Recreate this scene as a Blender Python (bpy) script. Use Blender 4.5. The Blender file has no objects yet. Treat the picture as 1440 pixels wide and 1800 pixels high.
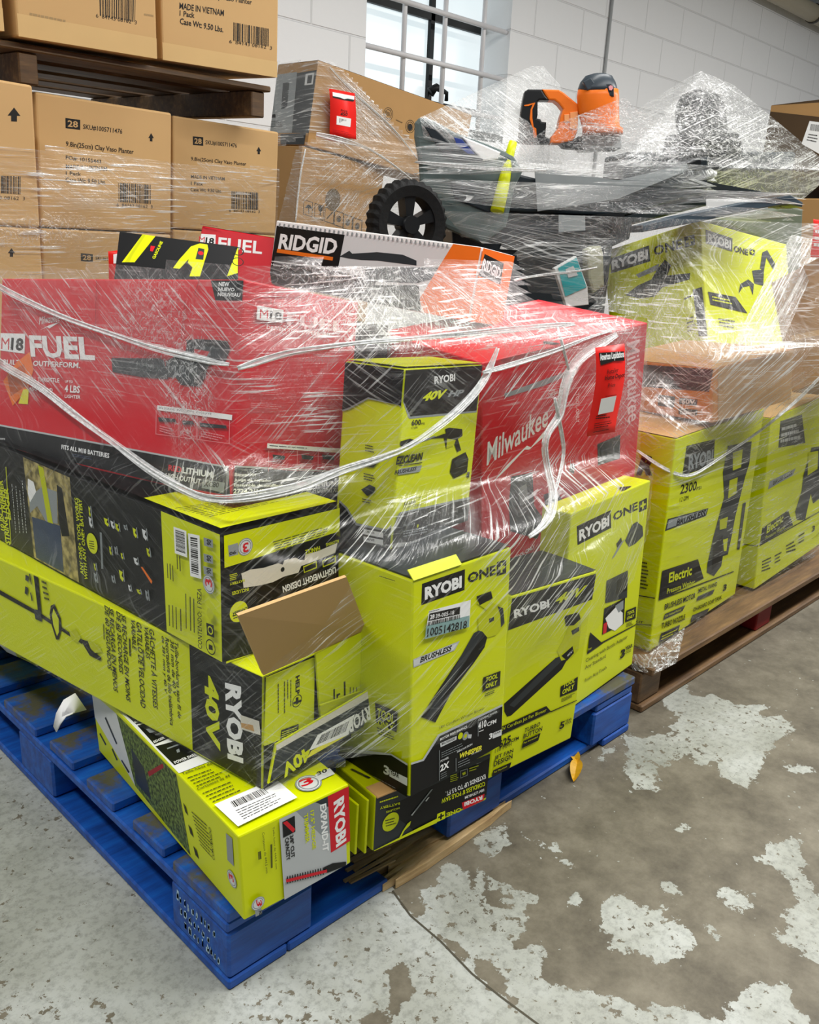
import bpy, bmesh, math, random
from mathutils import Vector, Matrix
from mathutils.bvhtree import BVHTree
random.seed(7)
scene = bpy.context.scene
COL = scene.collection

# ---------------------------------------------------------------- camera
FPX, YAW, PITCH, ROLL = 1546.815, .7701, -.3012, .0474
EYE = Vector((-.5296, -.812, .988))
_f = Vector((math.cos(YAW)*math.cos(PITCH), math.sin(YAW)*math.cos(PITCH), math.sin(PITCH)))
_r = _f.cross(Vector((0, 0, 1))).normalized()
_u = _r.cross(_f)
CR = _r*math.cos(ROLL) + _u*math.sin(ROLL)
CU = -_r*math.sin(ROLL) + _u*math.cos(ROLL)
cd = bpy.data.cameras.new('camera'); cam = bpy.data.objects.new('camera', cd); COL.objects.link(cam)
cam.matrix_world = Matrix(((CR.x, CU.x, -_f.x, EYE.x), (CR.y, CU.y, -_f.y, EYE.y), (CR.z, CU.z, -_f.z, EYE.z), (0, 0, 0, 1)))
cd.sensor_fit = 'HORIZONTAL'; cd.sensor_width = 36; cd.lens = FPX*36/1440; cd.clip_start = .02; cd.clip_end = 60
scene.camera = cam

def ray(px, py): return _f + CR*((px-720)/FPX) - CU*((py-900)/FPX)
def at(px, py, t): return EYE + ray(px, py)*t
def hit(px, py, o, n):
    d = ray(px, py); return EYE + d*((o-EYE).dot(n)/d.dot(n))
def hz(px, py, z=0): return hit(px, py, Vector((0, 0, z)), Vector((0, 0, 1)))
def proj(P):
    d = P-EYE; w = d.dot(_f)
    return 720+FPX*d.dot(CR)/w, 900-FPX*d.dot(CU)/w

# ---------------------------------------------------------------- world, lights, exposure
w = bpy.data.worlds.new('world'); scene.world = w; w.use_nodes = True
w.node_tree.nodes['Background'].inputs[0].default_value = (.80, .88, 1.0, 1)
w.node_tree.nodes['Background'].inputs[1].default_value = .2
def area(name, loc, target, sx, sy, power, col=(1, 1, 1)):
    l = bpy.data.lights.new(name, 'AREA'); l.shape = 'RECTANGLE'; l.size = sx; l.size_y = sy; l.energy = power; l.color = col
    o = bpy.data.objects.new(name, l); COL.objects.link(o); o.location = loc
    o.rotation_euler = (Vector(target)-Vector(loc)).to_track_quat('-Z', 'Y').to_euler()
    return o
area('ceiling_area_light', (-1.3, .6, 2.95), (-1.3, .6, 0), .25, 2.4, 60, (1, .98, .95))
area('ceiling_area_light', (.4, -1.1, 2.95), (.4, -1.1, 0), 2.4, .25, 72, (1, .98, .95))
area('ceiling_area_light', (2.6, -.9, 2.95), (2.6, -.9, 0), 2.4, .25, 68, (1, .98, .95))
area('ceiling_area_light', (2.2, .9, 2.95), (2.2, .9, 0), 2.4, .25, 40, (1, .98, .95))
area('ceiling_area_light', (6.2, -.9, 2.95), (6.2, -.6, 0), 4.0, .25, 270, (1, .98, .95))  # added lamp out of view, put in to brighten the far wall
vs = scene.view_settings
vs.view_transform = 'Standard'; vs.look = 'None'; vs.gamma = 1; vs.use_curve_mapping = False; vs.exposure = -.14
scene.cycles.transparent_max_bounces = 24
scene.cycles.max_bounces = 8
scene.cycles.sample_clamp_indirect = 4

# ---------------------------------------------------------------- materials
def lin(h):
    if isinstance(h, str):
        h = [int(h[i:i+2], 16)/255 for i in (0, 2, 4)]
    return tuple(c/12.92 if c <= .04045 else ((c+.055)/1.055)**2.4 for c in h)
MATS = {}
def nt(name):
    m = bpy.data.materials.new(name); m.use_nodes = True
    return m, m.node_tree.nodes, m.node_tree.links, m.node_tree.nodes['Principled BSDF']
def mat(name, col, rough=.45, metal=0, var=.05, scale=14, bump=0, spec=.28, coat=0):
    if name in MATS: return MATS[name]
    m, N, L, b = nt(name)
    c = lin(col)
    b.inputs['Roughness'].default_value = rough; b.inputs['Metallic'].default_value = metal
    b.inputs['Specular IOR Level'].default_value = spec
    b.inputs['Coat Weight'].default_value = coat
    tc = N.new('ShaderNodeTexCoord'); no = N.new('ShaderNodeTexNoise'); no.inputs['Scale'].default_value = scale; no.inputs['Detail'].default_value = 4
    L.new(tc.outputs['Object'], no.inputs['Vector'])
    mx = N.new('ShaderNodeMix'); mx.data_type = 'RGBA'
    mx.inputs[6].default_value = tuple(max(0, x*(1-var)) for x in c)+(1,)
    mx.inputs[7].default_value = tuple(min(1, x*(1+var)) for x in c)+(1,)
    src = no.outputs['Fac']
    if var > .4:
        mr = N.new('ShaderNodeMapRange'); mr.inputs[1].default_value = .38; mr.inputs[2].default_value = .62; L.new(src, mr.inputs[0]); src = mr.outputs[0]
    L.new(src, mx.inputs[0]); L.new(mx.outputs[2], b.inputs['Base Color'])
    if bump:
        bp = N.new('ShaderNodeBump'); bp.inputs['Strength'].default_value = bump; bp.inputs['Distance'].default_value = .004
        L.new(no.outputs['Fac'], bp.inputs['Height']); L.new(bp.outputs['Normal'], b.inputs['Normal'])
    MATS[name] = m
    return m
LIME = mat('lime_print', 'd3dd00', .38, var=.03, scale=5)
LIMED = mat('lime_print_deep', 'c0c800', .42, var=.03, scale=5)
BLK = mat('black_print', '0b0d10', .45, var=.15, scale=9)
GRY = mat('grey_print', '8f9698', .4)
DGR = mat('dark_grey_print', '2c3236', .42)
WHT = mat('white_print', 'f2f3f2', .45, var=.02)
SIL = mat('silver_print', 'b9bdbe', .35)
RED = mat('red_print', 'cf1526', .4, var=.05, scale=4)
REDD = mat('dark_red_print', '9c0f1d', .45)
TAG = mat('tag_red', 'f0231c', .4, var=.02)
ORG = mat('orange_print', 'ee7418', .4, var=.04)
CARD = mat('cardboard', 'c9a470', .75, var=.06, scale=7)
CARD2 = mat('cardboard_brown', 'a98353', .75, var=.08, scale=7)
CARDIN = mat('cardboard_raw', 'c59a62', .7, var=.05, scale=20)
INK = mat('ink', '1d1c1a', .6)
YEL = mat('yellow_print', 'e8e23a', .4)
GRASS = mat('grass_photo_print', '56682f', .5, var=.75, scale=160)
PLAZA = mat('shrub_photo_print', '9a8d5a', .5, var=.6, scale=60)
JEAN = mat('jeans_photo_print', '3d4a63', .5, var=.3, scale=50)
LGR = mat('light_grey_print', 'd5d8d8', .4)
TEAL = mat('teal_print', '1f9aa0', .4)
WAX = mat('worn_paper', 'd8d4c6', .7)
EGOB = mat('orange_brown_print', 'b9782f', .5, var=.1)
STICK = mat('label_aqua', '86a8a6', .5)
BLUEP = None

# ---------------------------------------------------------------- text meshes
_tc = {}
def textmesh(s, bold=0., shear=0.):
    k = (s, bold, shear)
    if k in _tc: return _tc[k]
    cu = bpy.data.curves.new('txt', 'FONT'); cu.body = s; cu.size = 1; cu.offset = bold; cu.shear = shear; cu.resolution_u = 2
    ob = bpy.data.objects.new('txt', cu)
    COL.objects.link(ob)
    dg = bpy.context.evaluated_depsgraph_get(); dg.update()
    me = bpy.data.meshes.new_from_object(ob.evaluated_get(dg))
    V = [(v.co.x, v.co.y) for v in me.vertices]; F = [tuple(p.vertices) for p in me.polygons]
    bpy.data.objects.remove(ob); bpy.data.curves.remove(cu); bpy.data.meshes.remove(me)
    if V:
        x0 = min(v[0] for v in V); x1 = max(v[0] for v in V); y0 = min(v[1] for v in V); y1 = max(v[1] for v in V)
        V = [((x-x0)/max(x1-x0, 1e-6), (y-y0)/max(y1-y0, 1e-6)) for x, y in V]
    _tc[k] = (V, F)
    return _tc[k]

def Z(ox, oy, s):
    return lambda *p: [(ox+p[i]/s, oy+p[i+1]/s) for i in range(0, len(p), 2)]

def tag(o, label, cat, group=None, kind=None):
    if label: o['label'] = label
    if cat: o['category'] = cat
    if group: o['group'] = group
    if kind: o['kind'] = kind
    return o

def meshobj(name, bm, mats, parent=None, smooth=False, loc=None):
    me = bpy.data.meshes.new(name)
    bm.normal_update(); bm.to_mesh(me); bm.free()
    for m in mats: me.materials.append(m)
    if smooth:
        for p in me.polygons: p.use_smooth = True
    o = bpy.data.objects.new(name, me); COL.objects.link(o)
    if loc is not None: o.location = loc
    if parent: o.parent = parent
    return o

def bm_box(bm, o, X, Y, ZZ, mi=0, bevel=0, seg=1):
    """oriented box from corner o with edge vectors"""
    o = Vector(o); X = Vector(X); Y = Vector(Y); ZZ = Vector(ZZ)
    vs = [bm.verts.new(o+X*a+Y*b+ZZ*c) for a in (0, 1) for b in (0, 1) for c in (0, 1)]
    I = [(0, 1, 3, 2), (4, 6, 7, 5), (0, 4, 5, 1), (2, 3, 7, 6), (0, 2, 6, 4), (1, 5, 7, 3)]
    fs = []
    for q in I:
        f = bm.faces.new([vs[i] for i in q]); f.material_index = mi; fs.append(f)
    bmesh.ops.recalc_face_normals(bm, faces=fs)
    if bevel:
        es = list({e for f in fs for e in f.edges})
        r = bmesh.ops.bevel(bm, geom=es, offset=bevel, segments=seg, affect='EDGES', profile=.5)
        for f in r['faces']: f.material_index = mi
    return vs

def abox(bm, x0, y0, z0, x1, y1, z1, mi=0, bevel=0):
    return bm_box(bm, (x0, y0, z0), (x1-x0, 0, 0), (0, y1-y0, 0), (0, 0, z1-z0), mi, bevel)

def tube(bm, pts, rad, n=8, mi=0, cap=True):
    rings = []
    pts = [Vector(p) for p in pts]
    up = Vector((0, 0, 1))
    for i, p in enumerate(pts):
        t = (pts[min(i+1, len(pts)-1)]-pts[max(i-1, 0)]).normalized()
        a = t.cross(up)
        if a.length < 1e-3: a = t.cross(Vector((1, 0, 0)))
        a.normalize(); b = t.cross(a)
        r = rad[i] if isinstance(rad, (list, tuple)) else rad
        rings.append([bm.verts.new(p+(a*math.cos(2*math.pi*k/n)+b*math.sin(2*math.pi*k/n))*r) for k in range(n)])
    for i in range(len(rings)-1):
        for k in range(n):
            f = bm.faces.new((rings[i][k], rings[i][(k+1) % n], rings[i+1][(k+1) % n], rings[i+1][k])); f.material_index = mi; f.smooth = True
    if cap:
        for rg in (rings[0][::-1], rings[-1]):
            f = bm.faces.new(rg); f.material_index = mi

class Decals:
    """printing on flat faces: every patch lies on its face, a hair above the one before it"""
    def init_decals(self): self.lay = 0; self.mats = []
    def mi(self, m):
        if m not in self.mats: self.mats.append(m)
        return self.mats.index(m)
    def uv(self, face, p, clamp=True):
        o, U, V, n, du, dv = self.faces[face]
        P = self.M @ o; nn = self.M.to_3x3() @ n
        q = self.Mi @ hit(p[0], p[1], P, nn) - o
        a, b = q.dot(U), q.dot(V)
        if clamp: a = min(max(a, .0012), du-.0012); b = min(max(b, .0012), dv-.0012)
        return a, b
    def pt(self, face, a, b, lay=None):
        o, U, V, n, du, dv = self.faces[face]
        return o+U*a+V*b+n*(.00012+.00006*(self.lay if lay is None else lay))
    def polyuv(self, face, m, uvs):
        self.lay += 1
        vs = [self.bm.verts.new(self.pt(face, a, b)) for a, b in uvs]
        try: f = self.bm.faces.new(vs)
        except ValueError: return
        f.material_index = self.mi(m); f.normal_update()
        if f.normal.dot(self.faces[face][3]) < 0: f.normal_flip()
    def p(self, face, m, pts, clamp=True):
        self.polyuv(face, m, [self.uv(face, q, clamp) for q in pts]); return self
    def quads(self, face, m, Q):
        """several uv quads on one layer"""
        self.lay += 1; k = self.mi(m)
        for q in Q:
            vs = [self.bm.verts.new(self.pt(face, a, b)) for a, b in q]
            f = self.bm.faces.new(vs); f.material_index = k; f.normal_update()
            if f.normal.dot(self.faces[face][3]) < 0: f.normal_flip()
    def t(self, face, m, s, pts, bold=0., shear=0.):
        """text whose ink box has the corners bottom-left, bottom-right, top-left"""
        bl, br, tl = [Vector(self.uv(face, q, False)) for q in pts[:3]]
        V, F = textmesh(s, bold, shear)
        self.lay += 1; k = self.mi(m)
        vs = []
        for x, y in V:
            q = bl+(br-bl)*x+(tl-bl)*y
            vs.append(self.bm.verts.new(self.pt(face, q.x, q.y)))
        for f_ in F:
            try:
                f = self.bm.faces.new([vs[i] for i in f_]); f.material_index = k; f.normal_update()
                if f.normal.dot(self.faces[face][3]) < 0: f.normal_flip()
            except ValueError: pass
        return self
    def l(self, face, m, pts, rows, fill=.42, words=(.05, .16), ragged=.3):
        """rows of small print inside the quad tl, tr, br, bl"""
        tl, tr, br, bl = [Vector(self.uv(face, q)) for q in pts]
        Q = []
        for i in range(rows):
            v0 = (i+.5-fill/2)/rows; v1 = (i+.5+fill/2)/rows; x = 0; end = 1-random.random()*ragged
            while x < end-.02:
                x1 = min(x+random.uniform(*words), end)
                P = lambda x_, v_: (tl*(1-x_)+tr*x_)*(1-v_)+(bl*(1-x_)+br*x_)*v_
                Q.append([P(x, v0), P(x1, v0), P(x1, v1), P(x, v1)]); x = x1+.02
        self.quads(face, m, Q); return self
    def bar(self, face, pts, m=None, n=34, bg=None):
        """barcode in the quad tl, tr, br, bl"""
        tl, tr, br, bl = [Vector(self.uv(face, q)) for q in pts]
        if bg: self.p(face, bg, pts)
        Q = []; x = .0
        while x < .985:
            wd = random.choice((.35, .6, .6, 1.0, 1.4))/n; x1 = min(x+wd, 1)
            Q.append([tl.lerp(tr, x), tl.lerp(tr, x1), bl.lerp(br, x1), bl.lerp(br, x)]); x = x1+random.choice((.4, .6, 1.0))/n
        self.quads(face, m or INK, Q); return self
    def c(self, face, m, ctr, edge, n=20, inner=None):
        """disc (or ring) about ctr through edge"""
        a = Vector(self.uv(face, ctr)); r = (Vector(self.uv(face, edge))-a).length
        P = [a+Vector((math.cos(2*math.pi*k/n), math.sin(2*math.pi*k/n)))*r for k in range(n)]
        if inner is None: self.polyuv(face, m, P)
        else:
            I = [a+(q-a)*inner for q in P]
            self.quads(face, m, [[P[k], P[(k+1) % n], I[(k+1) % n], I[k]] for k in range(n)])
        return self

def rot3(yaw, tx, ty): return Matrix.Rotation(yaw, 3, 'Z') @ Matrix.Rotation(ty, 3, 'Y') @ Matrix.Rotation(tx, 3, 'X')
HULLS = {}
class Box(Decals):
    def __init__(self, name, fitp, body, label, cat, group=None, top=None, bevel=.0025, hull=None, far=1):
        x, y, z, yaw, tx, ty, dx, dy, dz = fitp
        if far != 1:
            x, y, z = EYE+(Vector((x, y, z))-EYE)*far; dx *= far; dy *= far; dz *= far
        R = rot3(yaw, tx, ty)
        self.M = Matrix.Translation((x, y, z)) @ R.to_4x4(); self.Mi = self.M.inverted()
        self.d = (dx, dy, dz); self.name = name
        self.init_decals(); self.bm = bmesh.new(); self.mi(body)
        bm_box(self.bm, (0, 0, 0), (dx, 0, 0), (0, dy, 0), (0, 0, dz), 0, bevel, 2)
        v = Vector
        self.faces = {'F': (v((0, 0, 0)), v((1, 0, 0)), v((0, 0, 1)), v((0, -1, 0)), dx, dz),
                      'L': (v((0, dy, 0)), v((0, -1, 0)), v((0, 0, 1)), v((-1, 0, 0)), dy, dz),
                      'T': (v((0, 0, dz)), v((1, 0, 0)), v((0, 1, 0)), v((0, 0, 1)), dx, dy)}
        self.meta = (label, cat, group)
        self.corners = [self.M @ Vector((a*dx, b*dy, c*dz)) for a in (0, 1) for b in (0, 1) for c in (0, 1)]
        if hull: HULLS.setdefault(hull, []).append(self.corners)
    def full(self, face, m, u0=0, u1=1, v0=0, v1=1):
        o, U, V, n, du, dv = self.faces[face]; e = .0012
        c = lambda x, D: min(max(x*D, e), D-e)
        self.polyuv(face, m, [(c(u0, du), c(v0, dv)), (c(u1, du), c(v0, dv)), (c(u1, du), c(v1, dv)), (c(u0, du), c(v1, dv))]); return self
    def seam(self, u=None):
        """the closed flap line on the top face"""
        dx, dy, dz = self.d
        if dx > dy: self.quads('T', INK, [[(.003, dy/2-.0008), (dx-.003, dy/2-.0008), (dx-.003, dy/2+.0008), (.003, dy/2+.0008)]])
        else: self.quads('T', INK, [[(dx/2-.0008, .003), (dx/2+.0008, .003), (dx/2+.0008, dy-.003), (dx/2-.0008, dy-.003)]])
        return self
    def child(self, name):
        return Part(self, name)
    def done(self):
        me = bpy.data.meshes.new(self.name); self.bm.to_mesh(me); self.bm.free()
        for m in self.mats: me.materials.append(m)
        o = bpy.data.objects.new(self.name, me); COL.objects.link(o); o.matrix_world = self.M
        tag(o, *self.meta); self.o = o
        return o
class Part(Decals):
    """a sticker or panel lying on a box face, a mesh of its own"""
    def __init__(self, box, name):
        self.box = box; self.M = box.M; self.Mi = box.Mi; self.faces = box.faces; self.init_decals(); self.lay = box.lay+2; self.bm = bmesh.new(); self.name = name
    def done(self):
        o = meshobj(self.name, self.bm, self.mats, self.box.o); self.box.lay = self.lay
        return o

def sticker(box, face, name, m, pts, fn=None):
    s = box.child(name); s.p(face, m, pts)
    if fn: fn(s)
    return s.done()

# ================================================================ SETTING
CF = Z(700, 1200, 1.946)
PAINT = [CF(870,30,990,0,1010,50,1080,40,1140,70,1280,80,1220,110,1310,110,1350,155,1300,200,1250,240,1250,290,1190,370,1170,345,1090,315,1100,260,1030,285,1010,250,930,270,890,300,890,370,800,370,800,330,740,300,790,280,770,180,850,190,930,170,960,120),
 CF(690,760,740,690,800,750,900,790,910,830,950,810,1010,880,960,930,890,975,850,930,730,900,700,850),
 CF(1250,555,1350,530,1380,560,1390,640,1440,720,1480,975,1390,950,1400,900,1360,910,1300,870,1340,830,1310,800,1380,750,1310,640,1230,610),
 CF(270,520,370,480,380,560,310,590,265,555), CF(430,530,540,545,590,630,550,600,520,560), CF(1100,690,1210,720,1210,780,1130,760),
 CF(900,690,960,690,960,730,920,750), CF(1305,270,1440,300,1400,312,1320,300), CF(975,480,1005,520,970,522), CF(570,745,620,720,620,770),
 CF(1040,820,1120,870,1060,900), CF(1010,260,1100,200,1060,290), CF(690,240,780,170,700,270), CF(430,400,475,400,460,418),
 CF(160,620,280,640,300,670,480,740,430,760,460,830,440,880,520,920,490,960,490,1020,560,1040,830,1090,840,1110,1000,1110,1110,1150,1200,1010,1320,1040,1390,1130,1420,1300,-200,1300,430,1110,350,1010,270,940,130,850,70,760),
 [(-900, 1000), (690, 1560), (770, 1640), (860, 1730), (1000, 1860), (1100, 2600), (-2500, 2600), (-2500, 1000)]]
CHIP = [CF(300,720,350,715,360,760,320,760), CF(400,870,450,860,440,905,405,895), CF(230,840,260,840,250,865), CF(-20,960,65,960,50,1060,-30,1120),
        CF(250,640,275,645,262,672), CF(270,960,320,960,350,1020,320,1080,300,1020), CF(-140, 1150, -60, 1130, -20, 1200, -100, 1260, -160, 1220), CF(40,770,105,790,90,815)]
CRACK = [(690, 1566), (722, 1610), (775, 1655), (830, 1712), (880, 1752), (945, 1800), (1010, 1860)]
def inside(P, x, y):
    c = False; j = len(P)-1
    for i in range(len(P)):
        (xi, yi), (xj, yj) = P[i], P[j]
        if (yi > y) != (yj > y) and x < (xj-xi)*(y-yi)/(yj-yi)+xi: c = not c
        j = i
    return c
def edged(P, x, y):
    d = 9
    for i in range(len(P)):
        (x0, y0), (x1, y1) = P[i-1], P[i]
        L2 = (x1-x0)**2+(y1-y0)**2
        t = max(0, min(1, ((x-x0)*(x1-x0)+(y-y0)*(y1-y0))/L2)) if L2 else 0
        d = min(d, math.hypot(x-x0-t*(x1-x0), y-y0-t*(y1-y0)))
    return d
def floor_poly(P): return [tuple(hz(*q)[:2]) for q in P]
def build_floor():
    pp = []
    for P in PAINT[:-1]: pp.append(floor_poly(P))
    pp.append([(-6, 9), (.35, .9), tuple(hz(690, 1560)[:2]), tuple(hz(770, 1645)[:2]), tuple(hz(880, 1752)[:2]), tuple(hz(1010, 1860)[:2]), (.1, -6), (-6, -6)])
    cc = [floor_poly(P) for P in CHIP]
    bbs = [(min(q[0] for q in P)-.06, max(q[0] for q in P)+.06, min(q[1] for q in P)-.06, max(q[1] for q in P)+.06) for P in pp+cc]
    def bias(x, y):
        b = -.055
        for k, P in enumerate(pp+cc):
            bb = bbs[k]
            if bb[0] < x < bb[1] and bb[2] < y < bb[3]:
                d = edged(P, x, y); s = d if inside(P, x, y) else -d
                if k < len(pp): b = max(b, s)
                elif s > -.03: b = min(b, -s)
        return max(-.055, min(.055, b))
    xs = [-6, -3, -1.2]+[-.8+.0125*i for i in range(225)]+[2.2, 2.6, 3.2, 4.5, 7, 12]
    ys = [-6, -2.5, -1.2]+[-.7+.0125*i for i in range(77)]+[.35, .5, .7, .9, 1.2, 1.6, 2, 3.3]
    bm = bmesh.new(); lay = bm.verts.layers.float.new('paint')
    V = []
    for x in xs:
        row = []
        for y in ys:
            v = bm.verts.new((x, y, 0)); v[lay] = .5+11*bias(x, y); row.append(v)
        V.append(row)
    for i in range(len(xs)-1):
        for j in range(len(ys)-1):
            bm.faces.new((V[i][j], V[i+1][j], V[i+1][j+1], V[i][j+1]))
    m, N, L, b = nt('painted_concrete')
    a = N.new('ShaderNodeAttribute'); a.attribute_name = 'paint'
    tc = N.new('ShaderNodeTexCoord')
    def noise(sc, det, rough=.55):
        n = N.new('ShaderNodeTexNoise'); n.inputs['Scale'].default_value = sc; n.inputs['Detail'].default_value = det; n.inputs['Roughness'].default_value = rough
        L.new(tc.outputs['Object'], n.inputs['Vector']); return n.outputs['Fac']
    def math_(op, x, y, clamp=False):
        n = N.new('ShaderNodeMath'); n.operation = op; n.use_clamp = clamp
        for i, q in enumerate((x, y)):
            if isinstance(q, (int, float)): n.inputs[i].default_value = q
            else: L.new(q, n.inputs[i])
        return n.outputs[0]
    def ramp(f, stops):
        r = N.new('ShaderNodeValToRGB'); e = r.color_ramp.elements
        while len(e) < len(stops): e.new(.5)
        for q, (p, c) in zip(e, stops): q.position = p; q.color = lin(c)+(1,)
        L.new(f, r.inputs[0]); return r.outputs['Color']
    def mix(f, x, y):
        n = N.new('ShaderNodeMix'); n.data_type = 'RGBA'
        L.new(f, n.inputs[0])
        for i, q in ((6, x), (7, y)):
            if isinstance(q, tuple): n.inputs[i].default_value = q
            else: L.new(q, n.inputs[i])
        return n.outputs[2]
    rag = math_('ADD', math_('MULTIPLY', math_('SUBTRACT', noise(26, 9, .68), .5), 1.0), a.outputs['Fac'])
    flecks = math_('GREATER_THAN', noise(64, 3, .5), .712)
    mask = math_('MAXIMUM', math_('GREATER_THAN', rag, .5), flecks)
    chips = math_('GREATER_THAN', math_('ADD', noise(62, 6, .65), math_('MULTIPLY', noise(3.2, 2), .4)), .828)
    mask = math_('MULTIPLY', mask, math_('SUBTRACT', 1, chips))
    paint = ramp(noise(5, 6), [(.3, '8c8f86'), (.5, 'a0a39b'), (.7, 'b7bbb7')])
    dirt = ramp(noise(75, 7, .75), [(.36, '5a5b50'), (.53, 'ffffff')])
    mul = N.new('ShaderNodeMix'); mul.data_type = 'RGBA'; mul.blend_type = 'MULTIPLY'; mul.inputs[0].default_value = .36
    L.new(paint, mul.inputs[6]); L.new(dirt, mul.inputs[7])
    conc = ramp(noise(9, 10, .74), [(.3, '453f32'), (.5, '655f50'), (.7, '7f7969')])
    L.new(mix(mask, conc, mul.outputs[2]), b.inputs['Base Color'])
    rr = N.new('ShaderNodeMapRange'); rr.inputs[3].default_value = .62; rr.inputs[4].default_value = .5
    L.new(mask, rr.inputs[0]); L.new(rr.outputs[0], b.inputs['Roughness'])
    bp = N.new('ShaderNodeBump'); bp.inputs['Strength'].default_value = .5; bp.inputs['Distance'].default_value = .002
    L.new(math_('ADD', mask, math_('MULTIPLY', noise(60, 4), .3)), bp.inputs['Height']); L.new(bp.outputs['Normal'], b.inputs['Normal'])
    # saw-cut joint as a thin dark seam in the slab
    P = [hz(*q) for q in CRACK]
    for i in range(len(P)-1):
        n = (P[i+1]-P[i]).cross(Vector((0, 0, 1))).normalized()*.0017
        f = bm.faces.new([bm.verts.new(q+Vector((0, 0, .0004))) for q in (P[i]-n, P[i+1]-n, P[i+1]+n, P[i]+n)]); f.material_index = 1
        f.normal_update()
        if f.normal.z < 0: f.normal_flip()
    o = meshobj('floor', bm, [m, mat('joint_dirt', '4a463a', .8)]); o['kind'] = 'structure'
build_floor()

WY = 2.95
def wall_at(px, py): return hit(px, py, Vector((0, WY, 0)), Vector((0, 1, 0)))
def block_mat():
    m, N, L, b = nt('painted_block_wall')
    tc = N.new('ShaderNodeTexCoord'); mp = N.new('ShaderNodeMapping'); mp.inputs['Rotation'].default_value = (math.pi/2, 0, 0)
    L.new(tc.outputs['Object'], mp.inputs['Vector'])
    br = N.new('ShaderNodeTexBrick'); br.inputs['Scale'].default_value = 1; br.inputs['Brick Width'].default_value = .5; br.inputs['Row Height'].default_value = .245
    br.inputs['Mortar Size'].default_value = .006; br.inputs['Mortar Smooth'].default_value = .6
    L.new(mp.outputs['Vector'], br.inputs['Vector'])
    br.inputs['Color1'].default_value = lin('ecedee')+(1,); br.inputs['Color2'].default_value = lin('ecedee')+(1,); br.inputs['Mortar'].default_value = lin('e5e6e7')+(1,)
    no = N.new('ShaderNodeTexNoise'); no.inputs['Scale'].default_value = 40; no.inputs['Detail'].default_value = 5; L.new(tc.outputs['Object'], no.inputs['Vector'])
    L.new(br.outputs['Color'], b.inputs['Base Color']); b.inputs['Roughness'].default_value = .5
    ad = N.new('ShaderNodeMath'); ad.operation = 'MULTIPLY_ADD'; ad.inputs[1].default_value = -1; L.new(br.outputs['Fac'], ad.inputs[0])
    sm = N.new('ShaderNodeMath'); sm.operation = 'MULTIPLY'; sm.inputs[1].default_value = .25; L.new(no.outputs['Fac'], sm.inputs[0]); L.new(sm.outputs[0], ad.inputs[2])
    bp = N.new('ShaderNodeBump'); bp.inputs['Strength'].default_value = .7; bp.inputs['Distance'].default_value = .006
    L.new(ad.outputs[0], bp.inputs['Height']); L.new(bp.outputs['Normal'], b.inputs['Normal'])
    return m
WALLM = block_mat()
WX0, WX1, WZ0, WZ1, REC = 2.86, 4.02, 1.62, 2.75, .2
CEIL = 3.16
bm = bmesh.new()
for x0, x1, z0, z1 in ((-6, WX0, 0, CEIL), (WX1, 12, 0, CEIL), (WX0, WX1, 0, WZ0), (WX0, WX1, WZ1, CEIL)):
    abox(bm, x0, WY, z0, x1, WY+.28, z1)
o = meshobj('wall_back', bm, [WALLM]); o['kind'] = 'structure'
bm = bmesh.new(); abox(bm, -6, -6, CEIL, 12, WY+.28, CEIL+.1)
o = meshobj('ceiling', bm, [mat('ceiling_paint', 'c9d1d6', .6)]); o['kind'] = 'structure'
# window: steel sash with black glazing bars, frosted daylight panes, white security bars in the opening
SASH = mat('black_sash', '16191a', .5); BARW = mat('white_bar_paint', 'e3e2e4', .35)
def pane_mat():
    m, N, L, b = nt('frosted_daylight_pane')
    tc = N.new('ShaderNodeTexCoord'); no = N.new('ShaderNodeTexNoise'); no.inputs['Scale'].default_value = 3; no.inputs['Detail'].default_value = 3
    L.new(tc.outputs['Object'], no.inputs['Vector'])
    r = N.new('ShaderNodeValToRGB'); r.color_ramp.elements[0].color = lin('d6e9ef')+(1,); r.color_ramp.elements[1].color = lin('eef6f8')+(1,)
    L.new(no.outputs['Fac'], r.inputs[0]); b.inputs['Base Color'].default_value = (.3, .3, .3, 1)
    L.new(r.outputs['Color'], b.inputs['Emission Color']); b.inputs['Emission Strength'].default_value = .95; b.inputs['Roughness'].default_value = .25
    return m
win = bpy.data.objects.new('window_1', None); COL.objects.link(win); win.location = (WX0, WY+REC, WZ0); win['kind'] = 'structure'
def sub(bm, name, mats, parent, smooth=False):
    for v in bm.verts: v.co -= parent.location
    return meshobj(name, bm, mats, parent, smooth)
GY = WY+REC
bm = bmesh.new(); abox(bm, WX0, GY+.02, WZ0, WX1, GY+.03, WZ1); sub(bm, 'pane', [pane_mat()], win)
def gx(px, py): return hit(px, py, Vector((0, GY, 0)), Vector((0, 1, 0)))
bm = bmesh.new()
zs = [gx(773, 33).z, gx(754, 183).z, gx(773, 33).z+.46]; print('WZ', zs); xs_ = [gx(761, 30).x, gx(884, 50).x]
for z in zs: abox(bm, WX0, GY-.005, z-.02, WX1, GY+.02, z+.02)
for x in (xs_[0], xs_[1], WX0+.01): abox(bm, x-.016, GY-.005, WZ0, x+.016, GY+.02, WZ1)
sub(bm, 'window_frame', [SASH], win)
q = gx(750, 163)
bm = bmesh.new(); tube(bm, [q+Vector((0, -.03, 0)), q+Vector((.03, -.05, .03)), q+Vector((.12, -.05, .01)), q+Vector((.13, -.04, -.03))], [.03, .022, .012, .012]); sub(bm, 'window_latch', [SASH], win)
bm = bmesh.new()
for pa in ((724, 3), (796, 3), (865, 3)):
    x = wall_at(*pa).x; tube(bm, [(x, WY+.05, WZ0), (x, WY+.05, WZ1)], .014, 10)
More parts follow.
